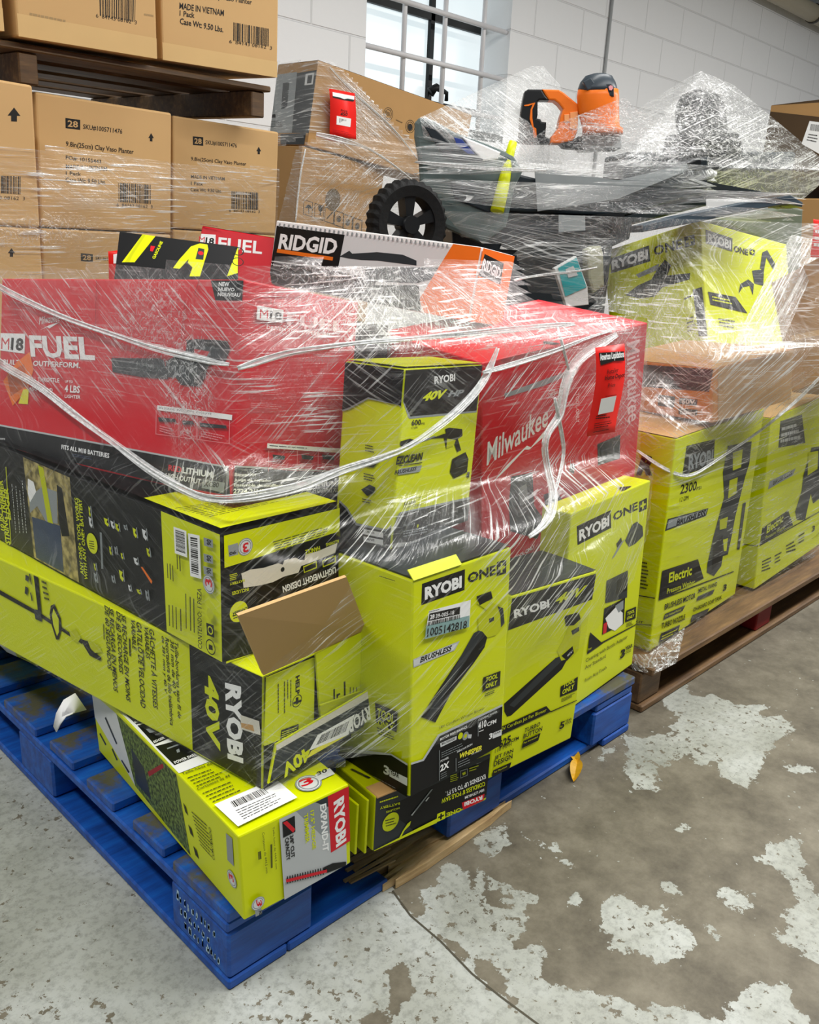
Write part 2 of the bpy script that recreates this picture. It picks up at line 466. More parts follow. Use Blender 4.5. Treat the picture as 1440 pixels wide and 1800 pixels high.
for pa in ((780, 20), (775, 110), (770, 185)):
    z = wall_at(*pa).z; tube(bm, [(WX0-.02, WY+.03, z), (WX1+.02, WY+.03, z)], .014, 10)
sub(bm, 'security_bar', [BARW], win)
bm = bmesh.new(); abox(bm, WX0, WY+.0, WZ0-.05, WX1, GY+.03, WZ0); sub(bm, 'window_sill', [mat('sill_paint', 'dfe6e8', .5)], win)
# conduit line and pipe along the wall
a, b_ = wall_at(1075, 0), wall_at(1058, 128)
bm = bmesh.new(); tube(bm, [(a.x, WY-.012, CEIL), (b_.x, WY-.012, .6)], .011, 8)
tag(meshobj('conduit', bm, [mat('grey_conduit', 'a7aaab', .4)]), 'thin grey vertical conduit running down the white block wall', 'conduit')
pz = wall_at(1405, 25).z
bm = bmesh.new(); tube(bm, [(2.5, WY-.11, pz), (11.5, WY-.11, pz)], .07, 16)
po = tag(meshobj('ceiling_pipe', bm, [mat('tan_pipe', 'b5ac95', .35)]), 'thick tan pipe running along the top of the white block wall', 'pipe')
for x in (4.5, 6.4, 8.0, 10):
    bm = bmesh.new(); tube(bm, [(x-.02, WY-.11, pz), (x+.02, WY-.11, pz)], .078, 16); abox(bm, x-.015, WY-.03, pz-.02, x+.015, WY+.0, pz+.02)
    meshobj('pipe_clamp', bm, [mat('dark_clamp', '4c4a45', .5)], po)

# ================================================================ FRONT PALLET
def wood(name, c0, c1, c2, sc=6):
    m, N, L, b = nt(name)
    tc = N.new('ShaderNodeTexCoord'); mp = N.new('ShaderNodeMapping'); mp.inputs['Scale'].default_value = (1, 9, 9)
    L.new(tc.outputs['Object'], mp.inputs['Vector'])
    n1 = N.new('ShaderNodeTexNoise'); n1.inputs['Scale'].default_value = sc; n1.inputs['Detail'].default_value = 7; n1.inputs['Roughness'].default_value = .65
    L.new(mp.outputs['Vector'], n1.inputs['Vector'])
    r = N.new('ShaderNodeValToRGB'); e = r.color_ramp.elements; e.new(.5)
    for q, p, c in zip(e, (.3, .52, .72), (c0, c1, c2)): q.position = p; q.color = lin(c)+(1,)
    L.new(n1.outputs['Fac'], r.inputs[0]); L.new(r.outputs['Color'], b.inputs['Base Color']); b.inputs['Roughness'].default_value = .6
    bp = N.new('ShaderNodeBump'); bp.inputs['Strength'].default_value = .3; bp.inputs['Distance'].default_value = .003
    L.new(n1.outputs['Fac'], bp.inputs['Height']); L.new(bp.outputs['Normal'], b.inputs['Normal'])
    return m, N, L, b, tc, r
def blue_wood(name, wear):
    m, N, L, b, tc, r = wood(name, '03357c', '064da6', '0b63bd')
    n2 = N.new('ShaderNodeTexNoise'); n2.inputs['Scale'].default_value = 9; n2.inputs['Detail'].default_value = 8; n2.inputs['Roughness'].default_value = .7
    L.new(tc.outputs['Object'], n2.inputs['Vector'])
    g = N.new('ShaderNodeMapRange'); g.inputs[1].default_value = wear; g.inputs[2].default_value = wear+.1; L.new(n2.outputs['Fac'], g.inputs[0])
    mx = N.new('ShaderNodeMix'); mx.data_type = 'RGBA'; mx.inputs[7].default_value = lin('514f42')+(1,)
    L.new(g.outputs[0], mx.inputs[0]); L.new(r.outputs['Color'], mx.inputs[6]); L.new(mx.outputs[2], b.inputs['Base Color'])
    b.inputs['Roughness'].default_value = .5
    return m
BLUEP = blue_wood('blue_pallet_paint', .66); BLUEW = blue_wood('worn_blue_pallet_paint', .47)
RAW = wood('splintered_raw_wood', 'a5855a', 'c9aa78', 'dcc399', 10)[0]
BRW = wood('brown_pallet_wood', '4a3521', '6e5233', '8c6c45')[0]
DKW = wood('dark_pallet_wood', '3a2a18', '5c4326', '80623b')[0]
REDW = mat('red_block_paint', '8a1d1c', .6, var=.2)

def pallet_blue():
    PX, PY = 1.016, 1.219
    root = bpy.data.objects.new('blue_pallet', None); COL.objects.link(root)
    tag(root, 'worn blue wooden block pallet on the floor under the shrink wrapped yellow boxes', 'pallet')
    def part(name, x0, y0, z0, x1, y1, z1, m, bev=.003):
        bm = bmesh.new(); bm_box(bm, (0, 0, 0), (x1-x0, 0, 0), (0, y1-y0, 0), (0, 0, z1-z0), 0, bev)
        return meshobj(name, bm, [m], root, loc=(x0, y0, z0))
    y = 0
    for k, (wd, gap) in enumerate(((.14, .03), (.09, .055), (.09, .055), (.09, .05), (.14, .05), (.09, .055), (.09, .055), (.14, 0))):
        wd = min(wd, PY-y); part('deck_board', .001 if k % 2 == 0 else .004, y, .1115, PX, y+wd, .129, BLUEW, .0025); y += wd+gap
    for x0 in (0, (PX-.13)/2, PX-.14): part('stringer_board', x0, .002, .094, x0+.135, PY-.002, .111, BLUEP)
    for x0, wd in ((.001, .145), (.44, .14), (PX-.145, .144)):
        for y0, wy in ((.001, .145), (.54, .14), (PY-.145, .144)):
            b = part('block', x0, y0, .0175, x0+wd, y0+wy, .0935, BLUEP, .004)
            if x0 < .01 and y0 < .01:
                bm = bmesh.new(); random.seed(3)
                for r_, (ya, yb) in enumerate(((.03, .125), (.045, .12), (.02, .11))):
                    yy = ya
                    while yy < yb:
                        hh = random.uniform(.011, .017); ww = random.uniform(.004, .009); z0 = .052-r_*.02
                        for q in range(3):
                            dy, dz_ = random.uniform(0, .004), random.uniform(-.003, .003)
                            f = bm.faces.new([bm.verts.new((-.0004, yy+dy+s*ww*.6, z0+dz_+t*hh*random.uniform(.3, .9))) for s, t in ((0, 0), (1, 0), (1, 1), (0, 1))])
                        yy += ww+random.uniform(.001, .006)
                s_ = meshobj('stencil', bm, [mat('worn_white_stencil', 'a9c8de', .6, var=.2)], b); s_['label'] = 'worn white stencilled lettering on the corner block'
    part('bottom_board', 0, 0, 0, .1, PY, .017, BLUEP); part('bottom_board', PX-.1, 0, 0, PX, PY, .017, BLUEP)
    part('bottom_board', .101, 0, 0, .30, .125, .017, BLUEP)
    part('bottom_board', .101, PY-.13, 0, PX-.101, PY, .017, BLUEP); part('bottom_board', .44, .54, 0, .58, .68, .017, BLUEP)
    part('bottom_board', .52, .012, 0, PX-.101, .125, .017, BLUEP)
    # splintered length of the front bottom board
    random.seed(5)
    bm = bmesh.new()
    for k in range(9):
        y0 = -.016+.0105*k; x0 = .292+random.uniform(-.012, .03)+(.02 if k > 5 else 0); x1 = (.60 if k < 3 else .535 if k < 6 else .46)+random.uniform(-.02, .02); z1 = .0165+random.uniform(-.004, .001)
        n = 9; top = []; bot = []
        for i in range(n+1):
            t = i/n; x = x0+(x1-x0)*t; tp = min(1, .15+t*5, .1+(1-t)*4); jit = random.uniform(-.0012, .0012); yc = y0+.0052+jit+(.010*t if k < 3 else 0)
            h = .0054*tp; top.append([bm.verts.new((x, yc-h, z1)), bm.verts.new((x, yc+h, z1+random.uniform(-.001, .001)))]); bot.append([bm.verts.new((x, yc-h, .001)), bm.verts.new((x, yc+h, .001))])
        for i in range(n):
            bm.faces.new((top[i][0], top[i+1][0], top[i+1][1], top[i][1])); bm.faces.new((bot[i][0], bot[i+1][0], top[i+1][0], top[i][0])); bm.faces.new((top[i][1], top[i+1][1], bot[i+1][1], bot[i][1]))
        for i in (0, n): bm.faces.new((bot[i][0], top[i][0], top[i][1], bot[i][1]))
    bmesh.ops.recalc_face_normals(bm, faces=bm.faces[:])
    b = meshobj('broken_board', bm, [RAW], root); b['label'] = 'splintered raw wood where the blue bottom board has broken'; b['kind'] = 'stuff'
    bm = bmesh.new()
    for k in range(9):
        y = .03+.008*k; bm_box(bm, (.24+random.uniform(0, .05), y, .0175), (.10+random.uniform(-.04, .05), random.uniform(-.012, .004), random.uniform(0, .004)), (0, .006, 0), (0, 0, .003))
    meshobj('splinters', bm, [RAW], root)['kind'] = 'stuff'
pallet_blue()
def at_floor_leaf():
    bm = bmesh.new()
    c = hz(1012, 1358)
    def leaf(c, ang, L, W, tip):
        U = Vector((math.cos(ang), math.sin(ang), 0)); V = Vector((-U.y, U.x, 0)); n = 8
        A = []; B = []; C = []
        for i in range(n+1):
            t = i/n; wd = W*math.sin(math.pi*min(1, .08+.92*t))**.8
            z = .003+.018*math.sin(math.pi*t)*tip
            m_ = c+U*L*(t-.5)+Vector((0, 0, z)); A.append(bm.verts.new(m_+V*wd+Vector((0, 0, .007)))); C.append(bm.verts.new(m_)); B.append(bm.verts.new(m_-V*wd+Vector((0, 0, .006))))
        for i in range(n): bm.faces.new((A[i], A[i+1], C[i+1], C[i])); bm.faces.new((C[i], C[i+1], B[i+1], B[i]))
    leaf(c, .5, .075, .012, .5); leaf(c+Vector((.035, .03, 0)), .9, .05, .011, .35)
    tag(meshobj('fallen_leaf', bm, [mat('yellow_leaf', 'c99a1c', .5, var=.25, scale=60)]), 'curled yellow dry leaf on the concrete by the edge of the blue pallet', 'leaf')
at_floor_leaf()

# ================================================================ FRONT LOAD: every carton a thing of its own
A1 = Z(0, 0, 2.88); D3 = Z(0, 450, 3.0); E5 = Z(420, 380, 2.88); F6 = Z(800, 500, 3.6); G7 = Z(1040, 380, 3.6)
L1 = Z(0, 780, 3.2); L2 = Z(280, 860, 3.6); L3 = Z(280, 1100, 3.6); L4 = Z(560, 900, 4.0); L5 = Z(840, 940, 4.091); L6 = Z(560, 1240, 3.6)
L7 = Z(0, 1150, 3.0); L8 = Z(380, 1300, 3.6); WX = Z(1080, 700, 3.461); K3 = Z(600, 500, 3.914); V4 = Z(180, 370, 3.789)
M1 = Z(640, 180, 4.8); M2 = Z(880, 240, 4.8); M3 = Z(900, 110, 6.545); M4 = Z(1100, 130, 4.235); M5 = Z(460, 90, 4.8)
def warranty(b, f, ctr, edge, three):
    b.c(f, GRY, ctr, edge); b.c(f, WHT, ctr, (ctr[0]+(edge[0]-ctr[0])*.88, ctr[1]+(edge[1]-ctr[1])*.88), inner=.93)
    b.c(f, LGR, ctr, (ctr[0]+(edge[0]-ctr[0])*.68, ctr[1]+(edge[1]-ctr[1])*.68))
    b.t(f, RED, '3', three, .03)
def tool_only(b, f, quad, a, c):
    b.p(f, BLK, quad); b.t(f, LIME, 'TOOL', a, .03, .15); b.t(f, LIME, 'ONLY', c, .03, .15)
def plus(b, f, quad, dark, light):
    b.p(f, dark, quad); q = [Vector(p) for p in quad]
    I = lambda x, y: q[0]*(1-x)*(1-y)+q[1]*x*(1-y)+q[2]*x*y+q[3]*(1-x)*y
    b.p(f, light, [I(x, y) for x, y in ((.4, .15), (.6, .15), (.6, .85), (.4, .85))]); b.p(f, light, [I(x, y) for x, y in ((.15, .4), (.85, .4), (.85, .6), (.15, .6))])

# ---- hedge trimmer carton, lowest at the corner
b = Box('tool_box', (.0052, -.03, .135, -.0964, -.0127, -.0454, .1704, .4971, .131), LIME, 'yellow hedge trimmer carton with red logo, lying on the corner of the blue pallet', 'box')
b.p('L', LGR, L7(380,90, 615,315, 715,695, 380,200)); b.p('L', GRASS, L7(615,315, 930,635, 1005,1060, 715,695))
b.p('L', DGR, L7(690,490, 760,600, 800,770, 720,680)).p('L', REDD, L7(780,620, 860,575, 865,597, 788,645))
for q in ((525,420,530,415,562,475,557,480), (590,500,595,496,622,556,616,560), (640,560,645,556,685,620,678,626), (560,330,620,470,614,474,554,336)): b.p('L', DGR, L7(*q))
b.l('L', INK, L7(960,750, 975,770, 1065,1120, 1040,1090), 3); b.l('L', INK, L7(1010,820, 1100,900, 1140,1100, 1060,1010), 9, .3); b.t('L', INK, 'CONTENIDO', L7(1135,1090, 1115,920, 1122,1075))
b.p('L', GRY, L8(65,590, 105,625, 115,800, 75,760)); warranty(b, 'L', L8(103,880)[0], L8(103,835)[0], L8(118,905, 112,860, 88,880))
b.p('T', WHT, L7(300,0, 930,637, 1130,560, 500,-60))
for qd, s, tx in (((625,285,720,375,800,345,690,275), 'BLOWER', (712,368,770,346,708,358)), ((725,380,815,480,900,445,800,360), 'EDGER', (815,473,872,448,808,462)), ((820,490,920,590,1045,540,950,455), 'POWER SWEEP', (925,583,1050,535,915,570))):
    b.p('T', BLK, L7(*qd)); b.t('T', WHT, s, L7(*tx), .03)
b.p('T', GRY, L7(880,500, 960,470, 965,476, 884,506)).p('T', GRY, L7(770,400, 830,385, 835,410, 790,420)).p('T', GRY, L7(930,510,945,503,950,520,935,525))
b.t('T', INK, 'Taille-haies de', L3(148,950, 335,883, 140,935)).l('T', INK, L3(170,962, 380,885, 450,945, 245,1030), 4, .2).t('T', INK, 'Cortasetos de 44', L3(245,1048, 450,960, 236,1034)).l('T', INK, L3(265,1060, 470,975, 560,1040, 350,1130), 4, .2)
warranty(b, 'T', L3(945,1003)[0], L3(1020,975)[0], L3(905,1030, 985,1000, 880,990)); b.p('T', LGR, L3(985,952, 1088,905, 1112,945, 1010,990)); b.t('T', INK, '30', L3(1003,958, 1066,932, 995,935), .03)
b.l('T', INK, L3(870,905, 985,860, 1000,875, 880,925), 2)
b.p('F', SIL, L8(392,490, 805,280, 822,785, 428,1035)); b.p('F', GRY, L8(500,436, 805,280, 815,560, 660,600)); b.p('F', DGR, L8(620,372, 805,280, 812,380, 700,420))
b.p('F', RED, L8(700,350, 832,290, 842,635, 720,710)); b.t('F', WHT, 'RYOBI', L8(735,392, 752,680, 803,345), .045)
b.t('F', WHT, 'EXPAND-IT', L8(650,408, 668,708, 690,396), .04); b.t('F', LIME, '17.5" HEDGE', L8(588,447, 603,692, 612,436), .03); b.t('F', LIME, 'TRIMMER', L8(548,468, 560,652, 574,456), .03)
b.p('F', BLK, L8(412,515, 490,475, 495,575, 418,615)); b.p('F', RED, L8(415,520, 440,507, 494,560, 480,582)); b.t('F', INK, '3/8" CUT', L8(458,602, 468,745, 482,590), .03); b.t('F', INK, 'CAPACITY', L8(427,620, 438,762, 452,607), .03)
b.p('F', BLK, L8(675,800, 730,775, 815,765, 815,790, 700,835, 672,835))
Q = []
for k in range(15):
    x = 440+16*k; y = 880-4.1*k; Q.append(L8(x,y-22, x+7,y-24, x+8,y+22, x+1,y+24))
for q in Q: b.p('F', BLK, q)
b.p('F', RED, L8(432,875, 690,812, 692,830, 434,894))
b.t('F', INK, 'Taille-haies de 444,5 mm', L8(345,545, 365,812, 358,540)); b.t('F', INK, 'Cortasetos de 444,5 mm', L8(278,580, 303,838, 295,574)); b.l('F', INK, L8(330,550, 345,545, 352,900, 338,905), 1); b.l('F', INK, L8(246,600, 270,590, 290,840, 265,850), 1, .2)
warranty(b, 'F', L8(255,1025)[0], L8(255,985)[0], L8(240,1005, 247,1045, 275,1000)); b.p('F', GRY, L8(235,1070, 275,1055, 280,1100, 240,1120)); b.t('F', INK, '30', L8(258,1070, 262,1100, 275,1064), .03)
b.done()
sticker(b, 'T', 'shipping_label', WHT, L3(350,1150, 735,985, 875,1105, 500,1290), lambda s: (s.bar('T', L3(450,1135, 660,1045, 695,1078, 477,1170)), s.l('T', INK, L3(480,1185, 735,1075, 790,1125, 540,1250), 5, .3)))

# ---- pole saw carton
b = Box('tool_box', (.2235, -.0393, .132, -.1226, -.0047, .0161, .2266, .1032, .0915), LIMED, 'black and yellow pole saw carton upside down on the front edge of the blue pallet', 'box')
b.p('F', DGR, L6(340,500, 1100,300, 1075,575, 338,925)); b.l('F', GRY, L6(1000,350, 1065,330, 1060,385, 1000,410), 1)
b.p('F', BLK, L6(420,650, 1090,330, 1070,560, 600,790))
b.t('F', WHT, 'EXTENDS UP TO 9.5 FT.', L6(1055,434, 803,545, 1058,462), .02); b.t('F', LIME, "CORDLESS 8' POLE SAW", L6(1052,480, 775,592, 1055,508), .02); b.t('F', WHT, '18V LITHIUM', L6(1046,525, 925,575, 1047,542), .02)
b.p('F', RED, L6(1050,558, 905,615, 915,660, 1042,600)); b.t('F', WHT, 'RYOBI', L6(1036,568, 922,612, 1036,594), .04); b.t('F', LIME, 'ONE', L6(900,642, 808,680, 903,668), .03); plus(b, 'F', L6(750,685, 800,665, 800,715, 745,738), LIME, BLK)
b.c('F', LIME, L6(455,735)[0], L6(455,680)[0]); b.l('F', INK, L6(420,720, 490,700, 492,750, 425,770), 3); b.t('F', LIME, 'INCLUDES', L6(510,640, 425,668, 511,652), .02); b.t('F', LIME, 'BATTERY', L6(512,610, 385,640, 513,625), .02); b.l('F', LIME, L6(385,600, 510,560, 512,580, 385,620), 1)
b.p('F', GRY, L6(710,530, 722,526, 595,690, 583,692)); b.p('F', LGR, L6(690,580, 700,577, 680,605, 672,603)).p('F', LGR, L6(605,665, 612,662, 590,695, 582,692)); b.p('F', LIME, L6(560,745, 582,728, 575,755, 540,790, 520,830, 505,840, 530,790))
b.l('F', LIME, L6(830,440, 885,420, 885,470, 830,485), 4); b.p('F', GRY, L6(893,410, 940,395, 940,440, 893,460)).p('F', BLK, L6(897,415, 936,401, 936,437, 897,454)).p('F', LIME, L6(905,425, 925,415, 928,430, 910,440)); b.l('F', LIME, L6(950,390, 1010,370, 1010,400, 950,420), 2)
b.p('F', LIME, L6(330,922, 745,712, 745,742, 330,950))
b.l('T', INK, L6(120,370, 140,365, 420,500, 400,510), 1); b.done()
for k, (x0, sh) in enumerate(((-.014, 0), (-.027, .006))):
    bm = bmesh.new(); bm_box(bm, (x0, .001+sh, .001), (.004, 0, 0), (-.003, .1-sh, 0), (.002, .002, .088-sh), 0, .001)
    meshobj('flap', bm, [LIMED], b.o)
bm = bmesh.new(); bm_box(bm, (.002, -.002, .0885), (.05, 0, 0), (0, .03, 0), (0, 0, .004), 0, .0012); meshobj('torn_edge', bm, [CARDIN], b.o)

# ---- jet fan blower carton
b = Box('tool_box', (.4899, -.036, .133, -.0426, .0162, .0409, .2254, .12, .3286), LIME, 'yellow 40V jet fan blower carton standing right of the one with the number sticker', 'box', hull='front')
b.p('F', BLK, L5(228,465, 865,275, 837,460, 212,690)); b.t('F', WHT, 'RYOBI', L5(262,602, 515,522, 258,540), .04); b.t('F', LIME, '40V', L5(550,505, 765,430, 575,430), .04, .2)
b.p('F', BLK, L5(188,1215, 560,885, 600,870, 640,900, 605,965, 240,1298, 210,1308, 190,1270)); b.p('F', DGR, L5(560,885, 600,870, 620,890, 260,1240, 225,1225)); b.p('F', LIMED, L5(568,835, 615,750, 650,660, 625,600, 700,560, 745,585, 738,700, 722,830, 672,885, 600,905)); b.p('F', BLK, L5(622,585, 725,555, 738,605, 690,650, 632,655)); b.p('F', BLK, L5(600,870, 680,800, 690,850, 640,905)); b.p('F', DGR, L5(670,690, 725,660, 728,690, 680,720)); b.t('F', LGR, '40V', L5(640,880, 680,845, 640,862), .02)
tool_only(b, 'F', L5(595,1090, 718,1020, 712,1115, 590,1165), L5(612,1102, 695,1058, 615,1072), L5(605,1150, 692,1102, 607,1115)); b.l('F', INK, L5(600,1175, 700,1130, 690,1160, 600,1205), 3)
b.p('F', BLK, L5(160,1382, 490,1230, 525,1270, 160,1442)); b.t('F', LIME, '40V Cordless Jet Fan Blower', L5(150,1425, 490,1275, 150,1393)); b.p('F', INK, L5(520,1268, 728,1178, 728,1183, 520,1276))
b.t('F', INK, '625', L5(150,1535, 235,1490, 150,1480), .03); b.t('F', INK, 'CFM', L5(235,1492, 290,1470, 237,1468), .02); b.t('F', INK, '110 MPH', L5(120,1568, 238,1515, 122,1540)); b.t('F', INK, 'JET FAN', L5(115,1625, 250,1568, 118,1590), .02); b.t('F', INK, 'DESIGN', L5(110,1667, 245,1605, 112,1630), .02); b.p('F', BLK, L5(105,1692, 238,1632, 222,1682, 98,1737)); b.t('F', LIME, 'For Maximum', L5(112,1712, 205,1668, 112,1700))
b.t('F', INK, 'TURBO', L5(327,1422, 440,1372, 335,1390), .02); b.t('F', INK, 'BUTTON', L5(322,1465, 457,1405, 325,1432), .02); b.p('F', BLK, L5(322,1480, 447,1422, 430,1476, 312,1532)); b.t('F', LIME, 'For Increased', L5(325,1502, 425,1455, 326,1488))
b.t('F', INK, '5', L5(580,1398, 615,1385, 588,1345), .03); b.t('F', INK, 'YEAR', L5(622,1348, 670,1328, 624,1330), .02); b.t('F', INK, 'TOOL', L5(620,1368, 668,1346, 622,1352), .02)
b.full('T', DGR).seam(); b.done()

# ---- patio cleaner carton, right end
b = Box('tool_box', (.7387, .0063, .13, .0712, -.0214, -.0202, .3082, .06, .4098), LIME, 'tall yellow carton with two small photos at the right end of the blue pallet', 'box', hull='front')
b.p('F', BLK, F6(770,1530, 985,1428, 988,1540, 775,1650)); b.t('F', WHT, 'RYOBI', F6(785,1628, 975,1528, 785,1555), .04); b.t('F', INK, 'ONE', F6(1000,1500, 1155,1425, 1000,1445), .03); plus(b, 'F', F6(1165,1375, 1214,1350, 1212,1420, 1163,1442), BLK, LIME)
b.p('F', GRY, F6(1040,1640, 1075,1610, 1010,1720, 990,1740)); b.p('F', DGR, F6(1075,1620, 1120,1520, 1150,1500, 1185,1530, 1190,1590, 1140,1640, 1100,1660)); b.p('F', BLK, F6(1020,1640, 1050,1600, 1055,1625, 1025,1665))
b.p('F', DGR, L5(925,330, 1078,255, 1072,450, 915,492)); b.p('F', BLK, L5(1000,330, 1075,290, 1072,400, 990,430)); b.p('F', BLK, L5(908,530, 1058,452, 1048,640, 893,718)); b.p('F', WHT, L5(915,600, 990,520, 1040,560, 1040,640, 985,690, 940,670)); b.p('F', GRY, L5(985,510, 1045,470, 1045,530, 1010,560)); b.p('F', RED, L5(902,640, 928,625, 922,700, 897,715))
tool_only(b, 'F', L5(1065,545, 1137,515, 1132,600, 1058,628), L5(1072,580, 1124,556, 1073,556), L5(1069,612, 1122,588, 1071,590)); b.l('F', INK, L5(1065,635, 1120,612, 1115,645, 1065,665), 3)
b.p('F', INK, L5(885,772, 1155,628, 1155,634, 890,780)); b.p('F', BLK, L5(805,700, 895,780, 783,858)); b.t('F', LIME, 'Power', L5(786,835, 815,820, 787,815))
b.t('F', INK, 'Cleaning with Bottle Adapter', L5(772,925, 1072,748, 772,892)); b.t('F', INK, 'Any Standard', L5(768,975, 916,888, 768,942)); b.t('F', INK, 'from Any Fresh', L5(765,1065, 922,968, 765,1035)); b.t('F', INK, '3', L5(1018,892, 1052,874, 1024,830), .03); b.t('F', INK, 'YEAR', L5(1055,832, 1108,805, 1057,805), .03); b.l('F', INK, L5(1055,840, 1108,812, 1105,835, 1055,858), 2)
b.p('T', BLK, F6(1030,1290, 1120,1280, 1100,1310, 1060,1310)); b.done()

# ---- cordless blower carton with the big number sticker
b = Box('tool_box', (.2586, -.074, .2265, -.0091, -.035, -.0095, .206, .1541, .3293), LIME, 'yellow blower carton with white number sticker, standing on the pole saw carton', 'box', hull='front')
b.p('F', BLK, L4(728,505, 1030,402, 1026,548, 722,655)); b.t('F', WHT, 'RYOBI', L4(747,620, 1006,532, 747,530), .05); b.t('F', INK, 'ONE', L4(1048,505, 1245,440, 1048,432), .035); b.t('F', INK, '18V', L4(1066,474, 1098,463, 1066,458)); plus(b, 'F', L4(1254,352, 1320,333, 1318,430, 1252,450), BLK, LIME)
b.p('F', SIL, L4(664,1035, 992,905, 955,972, 666,1094)); b.p('F', LGR, L4(668,1042, 975,922, 948,966, 668,1084)); b.t('F', INK, 'BRUSHLESS', L4(710,1062, 935,972, 712,1022), .04, .25)
b.p('F', BLK, L4(718,1440, 800,1310, 880,1190, 1000,1010, 1090,850, 1150,820, 1187,870, 1165,950, 1090,1060, 930,1270, 820,1478)); b.p('F', DGR, L4(1090,850, 1150,820, 1165,840, 960,1160, 800,1430, 750,1440, 900,1190)); b.p('F', LIMED, L4(1110,640, 1150,600, 1225,640, 1290,655, 1308,790, 1245,865, 1185,882, 1150,840, 1120,830, 1118,740, 1180,690)); b.p('F', BLK, L4(1108,592, 1210,555, 1222,605, 1130,655)); b.p('F', DGR, L4(1255,660, 1295,675, 1305,780, 1280,810, 1275,720)); b.p('F', DGR, L4(1195,750, 1230,735, 1232,760, 1198,778))
tool_only(b, 'F', L4(1155,1162, 1277,1115, 1272,1218, 1150,1265), L4(1172,1195, 1255,1165, 1174,1162), L4(1170,1242, 1252,1212, 1172,1208)); b.l('F', INK, L4(1165,1272, 1260,1235, 1255,1262, 1165,1300), 2)
b.t('F', INK, '18V Cordless Whisper Blower', L4(848,1528, 1162,1388, 848,1505))
b.p('F', SIL, L6(560,372, 655,338, 752,182, 1160,-10, 1160,60, 770,205, 665,360, 560,395)); b.p('F', BLK, L6(560,385, 662,348, 762,192, 1160,3, 1150,280, 560,620))
b.t('F', WHT, 'MOTOR PERFORMANCE', L6(765,222, 935,140, 765,206), .02); b.p('F', LGR, L6(765,237, 870,190, 868,214, 768,262)); b.t('F', INK, 'BRUSHLESS', L6(775,250, 860,212, 775,236), .02)
b.c('F', LIME, L6(893,190)[0], L6(893,170)[0]).c('F', GRY, L6(925,190)[0], L6(925,165)[0]).c('F', LIMED, L6(925,190)[0], L6(925,178)[0]).p('F', SIL, L6(940,180, 965,180, 960,205, 940,205))
b.t('F', WHT, '410', L6(1003,152, 1056,130, 1005,106), .03); b.t('F', WHT, 'CFM', L6(1060,132, 1118,107, 1062,106), .02); b.t('F', LGR, 'CLEARING POWER', L6(1005,97, 1126,42, 1005,84), .02); b.l('F', WHT, L6(1008,158, 1050,140, 1050,152, 1008,170), 1)
b.t('F', WHT, '3', L6(1072,214, 1092,203, 1074,178), .03); b.p('F', LGR, L6(1095,172, 1152,148, 1152,185, 1095,207)); b.t('F', INK, 'YEAR', L6(1098,186, 1146,166, 1098,174), .02)
b.t('F', LGR, 'POWER', L6(765,357, 816,332, 766,343), .02); b.t('F', WHT, '2X', L6(762,417, 818,388, 765,374), .04); b.t('F', LGR, 'INNOVATION', L6(870,297, 965,247, 870,284), .02); b.t('F', YEL, 'WHISPER', L6(884,333, 1026,278, 886,300), .04, .2); b.t('F', LGR, 'SERIES', L6(960,310, 1020,284, 960,302))
b.l('F', GRY, L6(770,290, 930,215, 930,260, 770,330), 3, .25); b.l('F', GRY, L6(875,350, 960,310, 955,360, 875,395), 3, .25); b.l('F', GRY, L6(765,425, 815,400, 815,440, 765,465), 3, .25)
for q in ((755,280,758,279,758,470,755,472), (860,330,863,329,863,430,860,432), (1000,95,1003,94,1003,190,1000,192)): b.p('F', GRY, L6(*q))
tool_only(b, 'L', L4(408,1335, 567,1402, 560,1545, 415,1475), L4(425,1440, 545,1490, 425,1370), L4(430,1500, 540,1545, 428,1450)); b.l('L', INK, L4(420,1500, 560,1560, 560,1610, 430,1560), 3); b.l('L', INK, L4(440,440, 560,478, 560,490, 440,452), 1)
b.p('L', SIL, L6(150,260, 470,300, 590,372, 590,388, 470,318, 150,290)); b.p('L', BLK, L6(120,280, 470,310, 590,385, 590,620, 120,400)); b.t('L', LGR, '3', L6(422,425, 458,442, 424,368), .04); b.p('L', LGR, L6(460,398, 576,455, 576,506, 460,442)); b.t('L', INK, 'YEAR', L6(464,428, 522,456, 464,398), .03); b.l('L', GRY, L6(360,440, 540,535, 540,545, 360,450), 1)
b.full('T', DGR).seam(); b.done()
def numlabel(s):
    s.p('F', STICK, L4(743,795, 1048,722, 1044,803, 735,886)); s.p('F', INK, L4(765,708, 982,660, 978,712, 757,762)); s.t('F', WHT, '28', L4(768,750, 800,742, 770,718), .03); s.t('F', WHT, '39-005-18', L4(808,742, 938,714, 810,712), .01); s.bar('F', L4(755,768, 985,715, 985,742, 750,795)); s.t('F', INK, '1005142818', L4(748,872, 1026,812, 752,812), .012); s.l('F', INK, L4(760,692, 860,668, 860,676, 760,700), 1)
sticker(b, 'F', 'number_sticker', WHT, L4(762,690, 1056,613, 1046,802, 734,888), numlabel)
bm = bmesh.new(); bm_box(bm, (.0, -.001, .3293), (.095, 0, 0), (0, .012, .012), (0, -.001, .001), 0); meshobj('flap', bm, [LIME], b.o)

